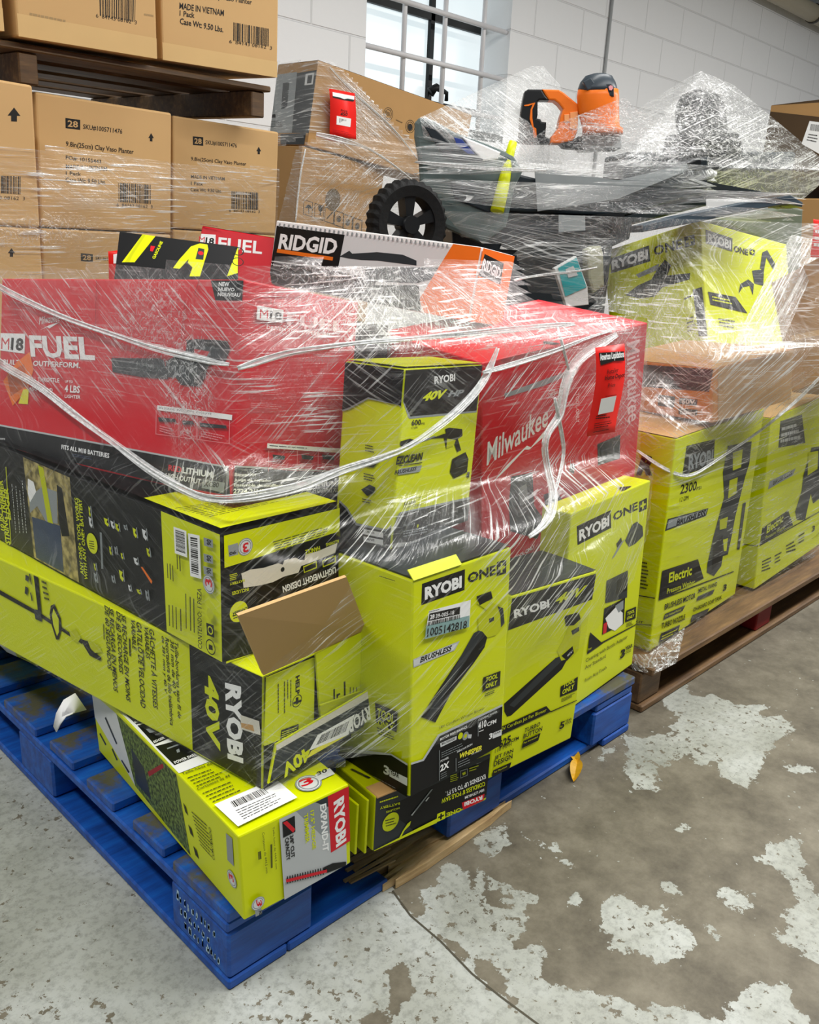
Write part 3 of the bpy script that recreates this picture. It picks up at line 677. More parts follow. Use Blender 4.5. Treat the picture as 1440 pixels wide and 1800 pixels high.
# ---- 40V string trimmer carton: long, end flaps open
b = Box('tool_box', (.0731, .0238, .2728, .1317, -.009, .0247, .181, 1.1, .1675), LIME, 'long yellow and black 40V trimmer carton with torn open end and brown flap', 'box', hull='front')
b.p('L', BLK, L3(190,60, 690,300, 680,1080, 212,785)); b.t('L', LIME, '40V', L3(283,300, 300,745, 374,345), .04, .0); b.t('L', WHT, 'RYOBI', L3(415,358, 432,838, 520,385), .05)
for s, c in (('Taille-bordures sans fil de', (982,1112, 1002,1540, 1003,1122)), ('381 mm de 40 V', (958,1100, 974,1412, 978,1110)), ('Recortadora de hilo inalámbrica', (930,1088, 958,1580, 952,1097)), ('de 381 mm y 40 V', (906,1076, 922,1396, 926,1086)),
             ('GÂCHETTE À VITESSES', (840,1038, 863,1482, 874,1052)), ('VARIABLES', (812,1025, 822,1202, 836,1036)), ('GATILLO DE VELOCIDAD', (768,998, 793,1476, 797,1012)), ('VARIABLE', (738,985, 747,1152, 761,996)),
             ('SE RECHARGE EN MOINS', (684,955, 712,1440, 709,968)), ('DE 60 SECONDES', (656,938, 672,1282, 680,950)), ('SE RECARGA EN MENOS', (615,918, 641,1386, 640,930)), ('DE 60 SEGUNDOS', (590,905, 608,1262, 614,917))):
    b.t('L', INK, s, L1(*c), .012, .12)
for q in ((722,975,732,980,745,1310,735,1305), (800,1010,808,1015,825,1420,817,1415), (648,935,654,938,668,1100,662,1098), (578,900,584,902,598,1200,592,1198)): b.l('L', INK, L1(*q), 1, .3)
b.p('L', BLK, L1(-60,790, 0,820, 230,950, 470,1110, 465,1125, 225,970, 0,845, -60,815)); b.p('L', BLK, L1(283,960, 290,910, 310,900, 345,980, 350,1040, 335,1100, 320,1100, 295,1020)); b.p('L', LIME, L1(297,965, 305,925, 335,985, 335,1060, 325,1080, 305,1020)); b.p('L', LIMED, L1(395,1060, 430,1040, 460,1090, 440,1120, 405,1095)); b.p('L', BLK, L1(455,1095, 500,1110, 520,1160, 575,1200, 570,1220, 510,1190, 480,1140)); b.p('L', LIMED, L1(500,1110, 560,1130, 580,1170, 540,1175, 515,1150))
b.p('L', BLK, L1(190,680, 215,690, 240,975, 222,965)); b.p('L', DGR, L1(195,930, 235,935, 242,1000, 205,985)); b.l('L', INK, L1(235,725, 270,740, 285,890, 255,880), 4, .4)
for q in ((130,670,165,690,160,710,132,695), (150,735,170,745,165,775,148,765), (148,800,165,810,160,850,145,840), (175,720,185,790,180,790,170,730), (180,830,190,880,185,885,176,840)): b.p('L', DGR, L1(*q))
b.p('L', WAX, L3(522,560, 640,600, 650,690, 525,650)); b.p('L', CARDIN, L3(525,610, 600,625, 610,665, 528,640))
b.full('F', BLK); b.done()
dx, dy, dz = b.d
def fpt(p, off=.002): 
    o_, U_, V_, n_, du, dv = b.faces['F']
    return b.Mi @ hit(p[0], p[1], b.M @ Vector((0, -off, 0)), b.M.to_3x3() @ n_)
def flap(name, quad, m, off=.003, thick=.003, extra=None, bend=None):
    """a cardboard flap on the end of the carton, traced on the end face and swung outwards by the offsets"""
    P = [fpt(q, o_) for q, o_ in zip(quad, off if isinstance(off, (list, tuple)) else [off]*len(quad))]
    bm = bmesh.new(); n = (P[1]-P[0]).cross(P[-1]-P[0]).normalized()
    if n.y > 0: n = -n
    A = [bm.verts.new(p) for p in P]; B = [bm.verts.new(p-n*thick) for p in P]
    f = bm.faces.new(A); bm.faces.new(B[::-1])
    for i in range(len(A)): bm.faces.new((A[i], A[i-1], B[i-1], B[i]))
    bmesh.ops.recalc_face_normals(bm, faces=bm.faces[:])
    return meshobj(name, bm, [m], b.o), P, n
def printed_flap(name, quad, off, printf):
    o, P, n = flap(name, quad, LIME, off)
    class S(Decals): pass
    s = S(); s.init_decals(); s.bm = bmesh.new(); s.bm.from_mesh(o.data); s.mi(LIME)
    U = (P[1]-P[0]).normalized(); V = n.cross(U); V = V if V.z > 0 else -V
    o0 = P[3]; s.M = b.M; s.Mi = b.Mi; s.faces = {'F': (o0-V*.3-U*.3, U, V, n, .9, .9)}
    printf(s); s.bm.to_mesh(o.data); s.bm.free(); 
    for m in s.mats[1:]: o.data.materials.append(m)
    return o
def help_print(s):
    s.t('F', INK, 'HELP', L3(862,322, 862,440, 888,310), .04); s.c('F', INK, L3(872,475)[0], L3(872,437)[0], inner=.88); s.p('F', INK, L3(864,455, 880,450, 880,492, 864,498)); s.p('F', INK, L3(848,483, 897,466, 897,480, 848,497))
    for x, a, c in ((835,340,520), (815,340,480), (795,350,580), (755,365,555)): s.l('F', INK, L3(x,a, x,c, x-6,c+2, x-6,a+2), 1, .8)
    s.p('F', BLK, L3(770,660, 880,620, 878,690, 765,735)); s.l('F', LIME, L3(775,668, 875,632, 872,680, 770,722), 4)
printed_flap('inner_flap', L3(680,330, 985,205, 978,640, 668,760), [.004, .006, .006, .004], help_print)
def social_print(s):
    for k, y in enumerate((330, 382, 434, 486)):
        q = L3(1120,y, 1152,y-14, 1154,y+28, 1122,y+42); s.p('F', INK, q); s.c('F', LIME, L3(1137,y+14)[0], L3(1137,y+4)[0])
    s.l('F', INK, L3(1100,360, 1112,355, 1114,560, 1102,565), 1, .6); s.l('F', INK, L3(1165,330, 1178,325, 1180,480, 1168,485), 1, .7)
    for x in (1205, 1225, 1245): s.l('F', INK, L3(x,360, x+6,358, x+4,470, x-2,472), 1, .5)
printed_flap('inner_flap', L3(992,180, 1290,38, 1270,560, 1020,600), [.012, .014, .012, .010], social_print)
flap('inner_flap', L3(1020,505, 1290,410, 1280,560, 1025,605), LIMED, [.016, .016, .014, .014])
o, _, _ = flap('brown_flap', L2(500,800, 1185,555, 1312,890, 660,1178), CARD, [.075, .07, .012, .006], .004); o['label'] = 'torn brown cardboard flap folded up from the open end'
def bot_print(s):
    s.p('F', DGR, L3(742,780, 1330,440, 1345,520, 1290,640, 700,990)); s.p('F', WAX, L3(740,755, 1345,400, 1340,450, 742,790)); s.t('F', LIME, '40V', L3(945,755, 770,885, 965,835), .04); s.t('F', WHT, 'RYOBI', L3(1330,500, 1180,600, 1340,590), .04)
o = printed_flap('lower_flap', L3(735,750, 1345,395, 1330,600, 690,1000), [.006, .03, .035, .012], bot_print)
def bl(s):
    s.p('F', YEL, L3(930,840, 1190,690, 1160,680, 960,790)); s.p('F', WHT, L3(1000,690, 1235,560, 1190,690, 945,790)); s.bar('F', L3(1025,690, 1200,600, 1175,670, 990,755))
class S2(Decals): pass
_me = o.data; _P = [v.co.copy() for v in _me.vertices[:4]]; _U = (_P[1]-_P[0]).normalized(); _n = (_P[1]-_P[0]).cross(_P[3]-_P[0]).normalized(); _n = -_n if _n.y > 0 else _n; _V = _n.cross(_U); _V = _V if _V.z > 0 else -_V
s = S2(); s.init_decals(); s.lay = 12; s.bm = bmesh.new(); s.M = b.M; s.Mi = b.Mi; s.faces = {'F': (_P[3]-_V*.3-_U*.3, _U, _V, _n, .9, .9)}; bl(s); meshobj('barcode_sticker', s.bm, s.mats, b.o)

# ---- ONE+ string trimmer carton
b = Box('tool_box', (.0535, .0815, .4449, .0376, -.012, .0101, .2, .9, .1784), BLK, 'long black and yellow trimmer carton lying under the big red blower carton', 'box', hull='front')
b.p('L', LIME, L1(905,360, 1260,470, 1290,1280, 940,1083)); b.p('L', PLAZA, L1(130,75, 392,190, 447,805, 197,688)); b.p('L', GRY, L1(165,300, 240,240, 320,270, 325,450, 260,440, 210,350, 170,390)); b.p('L', JEAN, L1(180,410, 340,462, 360,725, 205,640)); b.p('L', BLK, L1(320,230, 350,250, 392,520, 350,520, 330,420)); b.p('L', WHT, L1(158,195, 190,215, 205,270, 170,330, 158,280)); b.p('L', LIMED, L1(215,120, 245,135, 300,450, 270,440))
b.t('L', LIME, 'ANY ONE+ TOOL WORKS', L1(474,738, 440,305, 455,732), .02); b.t('L', LIME, 'WITH ANY ONE+ BATTERY', L1(497,768, 462,312, 478,760), .02)
b.t('L', LIME, 'STRING TRIMMER', L1(62,570, 18,205, 34,560), .03); b.t('L', LIME, 'EDGER', L1(66,430, 48,250, 40,420), .03); b.t('L', LIME, '10 IN. CORDLESS', L1(30,492, -10,150, 8,484), .03); b.p('L', LIME, L1(62,560, 66,562, 38,130, 34,130))
for x in (90, 112, 132, 150): b.l('L', LGR, L1(x,500, x-25,200, x-20,200, x+5,502), 1, .5, (.02, .06))
b.c('L', LIME, L1(522,560)[0], L1(522,505)[0]); b.l('L', INK, L1(505,540, 540,545, 540,600, 508,590), 4)
random.seed(11)
for k, (x, y) in enumerate(((600,440),(635,455),(665,470),(705,470),(765,500),(820,510),(625,600),(660,600),(695,630),(770,660),(840,610),(640,760),(685,740),(735,810),(790,830),(835,850),(510,380),(520,440),(540,690),(545,750))):
    cx = x+random.uniform(-4, 4); h_ = random.uniform(14, 34); w_ = random.uniform(5, 12)
    b.p('L', (LIME, LGR, LIMED, GRY)[k % 4], L1(cx-w_,y-h_, cx+w_,y-h_*.6, cx+w_*.4,y, cx+w_*1.6,y+h_*.5, cx+w_,y+h_, cx-w_*.3,y+h_*.4)); b.p('L', GRY, L1(cx+w_,y-h_, cx+w_+5,y-h_, cx+w_+12,y+h_, cx+w_+7,y+h_))
b.p('L', ORG, L1(805,690, 815,690, 870,770, 865,785)); b.l('L', GRY, L1(570,390, 582,395, 598,800, 588,800), 1, .5)
for qd, br in (((990,463, 1062,488, 1067,637, 998,612), (1000,480, 1052,497, 1057,615, 1005,597)), ((1072,500, 1137,513, 1147,757, 1085,740), (1085,520, 1125,528, 1132,735, 1092,722))):
    b.p('L', WHT, L1(*qd)); b.bar('L', [L1(*br)[i] for i in (3, 0, 1, 2)], n=30)
for y in (545, 635, 705): b.p('L', GRY, L1(1160,y-22, 1212,y-8, 1214,y+38, 1163,y+24)); b.t('L', INK, '90', L1(1205,y+28, 1204,y-6, 1178,y+20), .03)
warranty(b, 'L', L1(1190,787)[0], L1(1190,735)[0], L1(1212,805, 1208,760, 1172,795)); b.t('L', INK, 'CONTENIDO: 1 PIEZA', L1(1154,1152, 1150,812, 1130,1142), .01)
for x, a, c in ((955,640,780), (970,640,790), (985,650,800), (1010,590,730), (1025,600,740), (965,860,1060), (985,860,1070), (1005,870,1080), (1030,880,1090), (1060,770,1100), (1085,790,1110), (1105,800,1120)): b.l('L', INK, L1(x,a, x+7,a+2, x+12,c, x+5,c-2), 1, .6)
b.p('L', BLK, L1(1180,1000, 1222,1015, 1226,1085, 1184,1070)); b.c('L', LIME, L1(1203,1043)[0], L1(1203,1020)[0], inner=.7); b.c('L', INK, L1(1205,1137)[0], L1(1205,1095)[0], inner=.85); b.p('L', INK, L1(1195,1120, 1215,1130, 1218,1155, 1195,1150)); b.c('L', LIMED, L1(1202,950)[0], L1(1202,920)[0])
b.p('F', LIME, L2(365,250, 1200,80, 1180,245, 392,492)); b.p('F', LIME, L2(395,1085, 590,1030, 600,1120, 395,1150)); b.p('F', GRY, L2(418,350, 480,332, 482,405, 424,420)); b.t('F', INK, '90', L2(470,378, 425,390, 471,400), .03); warranty(b, 'F', L2(527,357)[0], L2(527,302)[0], L2(545,325, 508,338, 548,385))
b.l('F', INK, L2(700,320, 1120,200, 1125,270, 720,390), 5, .25); b.p('F', WAX, L2(500,525, 560,500, 640,490, 735,460, 762,470, 775,440, 845,425, 870,440, 900,440, 905,405, 985,385, 1110,332, 1095,395, 985,440, 880,478, 862,520, 770,545, 700,580, 620,600, 515,615, 510,570)); b.c('F', BLK, L2(762,500)[0], L2(762,485)[0])
b.t('F', WHT, 'LIGHTWEIGHT DESIGN', L2(1096,482, 760,605, 1100,522), .03); b.t('F', LIME, 'HANDLE', L2(996,352, 904,378, 999,380), .02); b.t('F', LIME, 'ALLOWING', L2(1118,310, 1035,335, 1120,330), .02); b.t('F', LIME, 'BATTERY', L2(520,560, 425,585, 522,575), .02); b.t('F', LIME, 'INCLUDES', L2(546,612, 440,640, 548,634), .02); b.l('F', LIME, L2(425,530, 480,515, 480,560, 428,572), 4)
b.c('F', LIME, L2(483,765)[0], L2(483,700)[0]); b.t('F', INK, 'LARGEST', L2(535,735, 440,770, 538,760), .02); b.l('F', INK, L2(445,770, 520,745, 522,790, 450,815), 3)
for x in (890, 1010): b.p('F', LIMED, L2(x,480-(x-890)*.3, x+85,445-(x-890)*.3, x+88,490-(x-890)*.3, x+5,522-(x-890)*.3)); b.p('F', BLK, L2(x+6,486-(x-890)*.3, x+79,454-(x-890)*.3, x+81,484-(x-890)*.3, x+10,514-(x-890)*.3))
b.full('T', BLK).full('T', LIME, 0, 1, 0, .2); b.l('T', INK, L2(90,150, 700,60, 760,110, 330,210), 9, .25); b.done()

# ---- the big red blower kit carton
b = Box('tool_box', (.1108, .1432, .6433, .1185, -.0601, .1517, .2281, .6021, .2882), RED, 'large red and black blower kit carton on top at the left', 'box', hull='front')
b.p('L', BLK, [(-300, 690), (0, 748), (253, 795), (402, 822), (408, 872), (300, 853), (0, 783), (-300, 720)]); b.p('L', SIL, [(-300, 688), (0, 746), (402, 820), (402, 823), (0, 749), (-300, 691)])
b.p('L', BLK, [(371, 488), (436, 485), (432, 529), (379, 528)]); b.t('L', WHT, 'NEW', D3(1154,160, 1210,160, 1156,137), .03); b.t('L', WHT, 'NUEVO', D3(1152,185, 1238,188, 1153,165), .03); b.t('L', WHT, 'NOUVEAU', D3(1149,212, 1268,216, 1151,192), .03)
b.t('L', WHT, 'Milwaukee', D3(208,362, 318,345, 206,322), .0, .3); b.p('L', WHT, D3(210,392, 262,365, 318,348, 262,382, 250,375))
b.p('L', WHT, D3(-60,402, 135,410, 131,515, -60,492)); b.t('L', RED, 'M', D3(8,490, 50,495, 10,430), 0); b.t('L', INK, '18', D3(58,497, 124,502, 62,430), .04); b.t('L', WHT, 'FUEL', D3(165,532, 505,552, 155,418), .035); b.t('L', WHT, 'BUILT TO OUTPERFORM.', D3(20,572, 424,592, 22,545), .02)
b.p('L', ORG, D3(90,560, 160,505, 180,600, 150,700, 70,790, 20,660)); b.p('L', mat('orange_dark_print', 'c2571a', .5), D3(40,620, 130,570, 150,680, 60,740)); b.p('L', YEL, D3(125,705, 155,700, 150,782, 100,778))
b.t('L', WHT, 'FULL THROTTLE', D3(150,660, 316,668, 150,638), .02); b.t('L', WHT, '450 (CFM)', D3(155,715, 280,722, 157,690), .02); b.t('L', WHT, 'UP TO', D3(347,668, 388,670, 347,655), .02); b.t('L', WHT, '4 LBS', D3(344,718, 424,724, 346,680), .03); b.t('L', WHT, 'LIGHTER', D3(345,748, 428,754, 346,730), .02)
b.p('L', DGR, D3(592,538, 850,540, 870,555, 890,650, 760,640, 598,612)); b.p('L', DGR, D3(880,555, 985,500, 990,445, 1040,438, 1205,448, 1218,490, 1185,575, 1150,560, 1100,585, 1085,640, 1060,690, 960,680, 930,640, 880,640)); b.p('L', RED, D3(1030,490, 1110,505, 1095,530, 1025,520))
b.p('L', BLK, D3(985,445, 1040,438, 1205,448, 1215,480, 1060,478, 1000,470)); b.p('L', WHT, D3(835,787, 1230,838, 1228,866, 834,812)); b.t('L', DGR, 'EN SOLDE  INCLUDES  INCLUYE', D3(842,805, 1120,838, 843,795))
for x0, x1 in ((828, 950), (955, 1045), (1048, 1220)):
    y0 = 815+(x0-828)*.13; y1 = 815+(x1-828)*.13
    for q in ((x0,y0,x0+3,y0,x0+1,y0+125,x0-2,y0+125), (x0,y0+122,x1,y1+122,x1,y1+125,x0,y0+125), (x1-3,y1,x1,y1,x1-2,y1+125,x1-5,y1+125)): b.p('L', mat('pink_line_print', 'e08a90', .4), D3(*q))
    b.p('L', DGR, D3(x0+12,y0+35, x1-20,y1+28, x1-15,y1+45, x0+15,y0+58)); b.l('L', mat('pink_line_print', 'e08a90', .4), D3(x0+20,y0+75, x1-25,y1+78, x1-28,y1+118, x0+20,y0+112), 3)
b.t('L', WHT, 'FITS ALL M18 BATTERIES', D3(332,1018, 584,1066, 333,994), .025); b.l('L', JEAN, D3(390,1040, 515,1062, 510,1080, 390,1058), 2)
b.t('L', RED, 'RED', D3(896,1130, 966,1143, 898,1100), .03); b.t('L', WHT, 'LITHIUM', D3(970,1145, 1128,1170, 973,1112), .035); b.t('L', WHT, 'HIGH OUTPUT', D3(880,1170, 1066,1204, 884,1143), .02); b.p('L', GRY, D3(1080,1178, 1195,1195, 1188,1248, 1072,1222)); b.t('L', INK, 'XC80', D3(1082,1215, 1162,1222, 1086,1186), .03)
b.t('L', WHT, 'batterie', D3(0,968, 36,970, 0,955))
for q in (D3(518,130, 521,130, 512,430, 509,430), D3(1035,200, 1060,125, 1064,126, 1039,203), D3(985,235, 989,235, 968,440, 964,440)): b.p('L', REDD, q)
RF = b
b.p('F', BLK, [(395, 820), (500, 826), (612, 830), (612, 900), (395, 900)]); b.p('F', SIL, [(395, 818), (612, 828), (612, 830), (395, 821)])
b.p('F', WHT, E5(85,452, 218,475, 213,540, 80,522)); b.t('F', RED, 'M', E5(96,516, 138,522, 98,470), 0); b.t('F', INK, '18', E5(145,520, 205,528, 150,480), .03); b.t('F', mat('pink_print', 'f3c9cc', .4), 'FUEL', E5(232,548, 525,590, 235,490), .03); b.t('F', WHT, 'DRIVEN TO OUTPERFORM', E5(130,570, 450,612, 132,552), .02)
b.p('F', WHT, E5(135,1148, 542,1178, 542,1200, 133,1172)); b.l('F', DGR, E5(145,1155, 400,1174, 400,1182, 145,1165), 1)
for x in (140, 285, 390): b.p('F', mat('pink_line_print', 'e08a90', .4), E5(x,1185, x+3,1185, x+1,1290, x-2,1290)); b.p('F', DGR, E5(x+20,1205, x+85,1212, x+80,1232, x+25,1228)); b.l('F', mat('pink_line_print', 'e08a90', .4), E5(x+20,1245, x+90,1252, x+90,1285, x+20,1278), 3)
for y in (800, 870, 940, 1020): b.l('F', mat('pink_line_print', 'e08a90', .4), E5(50,y, 215,y+10, 215,y+40, 48,y+30), 3, .3)
for y in (860, 950): b.l('F', mat('pink_line_print', 'e08a90', .4), E5(390,y, 505,y+6, 505,y+46, 390,y+40), 3, .3)
b.t('F', WHT, 'Blower Kit', D3(1225,1158, 1338,1160, 1226,1140), .02); b.t('F', WHT, 'Juego de soplador', D3(1222,1188, 1420,1192, 1223,1170), .02); b.t('F', WHT, 'Ensemble de soufflante', D3(1220,1212, 1490,1216, 1221,1196), .02); b.t('F', WHT, '2724-21HD', D3(1217,1250, 1388,1252, 1219,1224), .03)
b.t('F', RED, 'RED', E5(285,1365, 330,1365, 286,1342), .03); b.t('F', WHT, 'LITHIUM', E5(335,1367, 480,1364, 336,1340), .03); b.t('F', WHT, 'HIGH OUTPUT XC80', E5(330,1400, 510,1394, 331,1376), .02)
b.done()

# ---- 40V HP cleaner carton
b = Box('tool_box', (.3092, .0349, .5589, .2467, 0, .07, .2426, .1, .2591), LIME, 'tall yellow and black power cleaner carton standing between the two big red cartons', 'box', hull='front')
b.p('F', GRY, K3(380,560, 990,540, 930,880, 470,925, 460,915, 395,815, 380,800)); b.p('F', BLK, K3(380,560, 990,540, 930,868, 475,908, 400,805, 380,790)); b.p('F', LIME, K3(420,575, 965,535, 965,552, 425,592))
b.t('F', WHT, 'RYOBI', K3(640,686, 782,664, 640,632), .03); b.t('F', LIME, '40V', K3(553,806, 718,780, 568,742), .05, .25); b.t('F', GRY, 'HP', K3(728,776, 838,764, 738,732), .05, .25)
b.t('F', INK, '600', K3(482,972, 546,966, 484,932), .02); b.t('F', INK, 'PSI', K3(548,966, 572,964, 548,950)); b.t('F', INK, '0.7 GPM', K3(480,996, 522,992, 481,980))
b.p('F', BLK, K3(385,1110, 400,1080, 470,1060, 520,1075, 505,1108, 420,1120)); b.p('F', GRY, K3(505,1085, 640,1040, 650,1050, 508,1098)); b.p('F', BLK, K3(610,1060, 720,1022, 712,995, 740,985, 830,995, 832,1040, 800,1062, 822,1140, 795,1152, 772,1085, 735,1092, 722,1132, 705,1055)); b.p('F', LIMED, K3(725,1060, 785,1070, 770,1110, 720,1130)); b.p('F', BLK, K3(762,1200, 852,1152, 872,1200, 862,1290, 772,1335, 745,1290)); b.p('F', DGR, K3(772,1215, 850,1170, 860,1210, 790,1260)); b.p('F', DGR, K3(865,1290, 880,1290, 875,1330, 858,1320))
b.t('F', INK, 'EZCLEAN', K3(370,1242, 556,1208, 374,1185), .04, .2); b.p('F', INK, K3(335,1258, 552,1222, 552,1228, 335,1264)); b.p('F', GRY, K3(332,1282, 552,1242, 535,1288, 326,1325)); b.t('F', INK, 'BRUSHLESS', K3(360,1308, 512,1278, 362,1280), .03, .2)
b.t('F', INK, '40V Cordless', K3(432,1482, 542,1465, 432,1470)); b.t('F', INK, 'EZCLEAN', K3(427,1516, 508,1502, 428,1496), .03, .2); b.t('F', INK, 'Power Cleaner', K3(425,1542, 548,1518, 425,1522))
b.p('F', GRY, K3(280,1692, 335,1672, 385,1582, 400,1565, 940,1440, 940,1900, 280,1900)); b.p('F', BLK, K3(280,1705, 345,1680, 392,1592, 405,1575, 940,1455, 940,1900, 280,1900)); b.t('F', GRY, 'BRUSHLESS', K3(420,1665, 500,1650, 420,1650)); b.c('F', LIMED, K3(520,1660)[0], K3(520,1648)[0]); b.l('F', GRY, K3(420,1690, 620,1650, 620,1700, 420,1740), 3)
b.p('L', GRY, K3(-10,480, 440,560, 415,850, 400,830, 190,788, 60,860, -10,870)); b.p('L', BLK, K3(-10,480, 440,560, 420,835, 190,775, 60,845, -10,860)); b.p('L', GRY, K3(-10,1480, 45,1530, 110,1640, 315,1682, 370,1660, 360,1900, -10,1900)); b.p('L', BLK, K3(-10,1495, 40,1545, 105,1655, 315,1697, 370,1675, 360,1900, -10,1900))
b.p('L', DGR, K3(135,1222, 215,1198, 265,1215, 225,1260, 150,1248)); b.p('L', DGR, K3(142,1410, 200,1375, 240,1395, 232,1430, 185,1455)); b.l('L', INK, K3(170,1095, 240,1110, 240,1165, 170,1150), 3); b.l('L', INK, K3(160,1290, 240,1310, 240,1365, 160,1345), 3); b.l('L', INK, K3(150,1465, 220,1480, 220,1515, 150,1500), 2)
for y in (1680, 1730, 1790): b.p('L', LGR, K3(160,y, 295,y+26, 295,y+62, 160,y+36)); b.t('L', INK, 'ANS', K3(180,y+26, 235,y+36, 181,y+10), .02)
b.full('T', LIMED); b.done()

# ---- red carton with the price tag
b = Box('tool_box', (.6747, .1588, .365, -.1561, .0678, -.1444, .418, .3, .4348), RED, 'big red carton with script lettering behind the red price tag', 'box', hull='front')
b.t('F', WHT, 'Milwaukee', F6(200,1150, 590,892, 190,1010), .012, .25); b.p('F', WHT, F6(232,1258, 330,1140, 455,1020, 480,1030, 592,895, 560,965, 470,1045, 440,1045, 330,1165))
b.t('F', mat('pink_print', 'f3c9cc', .4), 'Milwaukee', F6(1085,375, 1092,880, 1168,345), .012, .0); b.t('F', mat('pink_print', 'f3c9cc', .4), 'TOOL-ONLY', F6(762,690, 764,880, 785,682), .02)
b.p('F', DGR, F6(355,1215, 490,1190, 500,1400, 565,1490, 520,1610, 350,1560, 340,1400)); b.p('F', GRY, F6(400,1290, 450,1260, 470,1380, 410,1400)); b.p('F', DGR, F6(900,1010, 1045,950, 1042,1100, 905,1145)); b.p('F', DGR, F6(560,1330, 640,1300, 700,1400, 640,1480, 580,1440)); b.p('F', LGR, F6(655,1455, 715,1385, 720,1410, 665,1480)); b.p('F', LGR, F6(800,1310, 830,1300, 820,1400, 795,1400)); b.p('F', DGR, F6(730,1130, 760,1140, 750,1200, 720,1180))
b.t('F', WHT, 'TOOL-ONLY', F6(380,1745, 505,1665, 376,1722), .03); b.p('F', BLK, F6(400,1790, 600,1640, 720,1560, 720,1690, 560,1800)); b.t('F', WHT, '0886', F6(590,715, 650,690, 590,690))
b.p('F', GRY, F6(310,690, 560,600, 720,545, 722,570, 560,640, 315,715)); b.p('F', REDD, F6(280,470, 520,395, 720,395, 600,430, 330,500)); b.p('F', BLK, F6(500,352, 720,392, 720,402, 500,366))
b.p('T', BLK, F6(560,360, 720,390, 690,400, 560,375)); b.done()
# the carton's hidden lower half is the same box standing on the deck
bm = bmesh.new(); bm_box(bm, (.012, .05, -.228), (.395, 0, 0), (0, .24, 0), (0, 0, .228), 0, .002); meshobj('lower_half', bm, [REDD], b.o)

# ---- white and orange carton on top
b = Box('tool_box', (.7407, .2906, .8444, .1159, .0623, .119, .1141, .5465, .1356), WHT, 'long white and orange carton with black logo panel on top of the wrapped boxes', 'box', hull='front')
b.p('L', LGR, E5(180,50, 1100,160, 1100,400, 140,300)); b.p('L', BLK, E5(192,48, 536,95, 503,262, 165,225)); b.t('L', WHT, 'RIDGID', E5(198,166, 490,196, 212,88), .035); b.p('L', ORG, E5(195,165, 478,207, 475,225, 192,184))
b.p('L', BLK, E5(152,228, 440,268, 700,320, 640,520, 120,330)); b.t('L', WHT, 'Heavy-Duty', E5(163,252, 262,268, 166,238), .02)
b.p('L', DGR, E5(510,205, 560,175, 575,190, 700,182, 830,195, 900,225, 900,250, 700,225, 620,222, 560,215)); b.p('L', DGR, E5(640,260, 1020,260, 1060,300, 900,340, 640,330)); b.p('L', ORG, E5(1088,128, 1240,148, 1240,700, 905,700, 915,420, 1012,260)); b.p('L', BLK, E5(600,350, 912,350, 910,560, 600,560))
for k in range(38):
    x = 205+23*k; y = 30+x*.126-24
    b.p('L', GRY, E5(x,y+4, x+8,y+5, x+4,y+22, x-3,y+21))
b.full('F', ORG); b.p('F', BLK, E5(1238,190, 1335,238, 1318,345, 1205,300)); b.t('F', WHT, 'RIDGID', E5(1222,268, 1312,318, 1234,212), .03); b.done()

# ---- three small cartons and a plain carton behind
b = Box('box', (.46, .40, .13, .0, 0, 0, .18, .72, .70), BLK, 'plain black carton mostly hidden beneath the white and orange carton', 'box'); b.done()
def plane_box(name, pbl, pbr, ptl, thick, body, label, cat, hull=None, group=None):
    """a carton from three corners of its front face (bottom left, bottom right, top left) and a thickness"""
    U = (pbr-pbl); W_ = U.length; U.normalize(); V = ptl-pbl; V -= U*V.dot(U); H_ = V.length; V.normalize(); n = U.cross(V)
    b = Box.__new__(Box); R = Matrix((U, -n, V)).transposed()
    b.M = Matrix.Translation(pbl) @ R.to_4x4(); b.Mi = b.M.inverted(); b.d = (W_, thick, H_); b.name = name; b.init_decals(); b.bm = bmesh.new(); b.mi(body)
    bm_box(b.bm, (0, 0, 0), (W_, 0, 0), (0, thick, 0), (0, 0, H_), 0, .0025, 2); v = Vector
    b.faces = {'F': (v((0, 0, 0)), v((1, 0, 0)), v((0, 0, 1)), v((0, -1, 0)), W_, H_), 'L': (v((0, thick, 0)), v((0, -1, 0)), v((0, 0, 1)), v((-1, 0, 0)), thick, H_), 'T': (v((0, 0, H_)), v((1, 0, 0)), v((0, 1, 0)), v((0, 0, 1)), W_, thick)}
    b.meta = (label, cat, group); b.corners = [b.M @ Vector((a*W_, c*thick, d*H_)) for a in (0, 1) for c in (0, 1) for d in (0, 1)]
    if hull: HULLS.setdefault(hull, []).append(b.corners)
    return b
b = plane_box('tool_box', at(338,500,1.95), at(481,524,1.95), at(345,395,1.95), .09, RED, 'small red carton behind the white and orange carton', 'box')
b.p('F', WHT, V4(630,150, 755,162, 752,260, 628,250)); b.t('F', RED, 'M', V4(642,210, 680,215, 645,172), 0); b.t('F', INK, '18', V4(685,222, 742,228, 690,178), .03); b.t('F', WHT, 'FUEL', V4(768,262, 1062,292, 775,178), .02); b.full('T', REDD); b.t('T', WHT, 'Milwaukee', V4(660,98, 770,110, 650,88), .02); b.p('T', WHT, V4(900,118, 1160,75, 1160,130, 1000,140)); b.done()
b = plane_box('tool_box', at(200,495,1.70), at(418,520,1.76), at(256,412,1.78), .05, BLK, 'flat black and lime carton leaning left of the white and orange carton', 'box')
b.p('F', LIME, V4(270,140, 355,165, 215,345, 130,345)); b.p('F', LIMED, V4(270,150, 290,150, 200,300, 180,345, 150,345)); b.t('F', LIME, 'GASOLINE', V4(350,325, 405,210, 330,318), .03); b.p('F', RED, V4(322,235, 352,240, 335,275, 318,270))
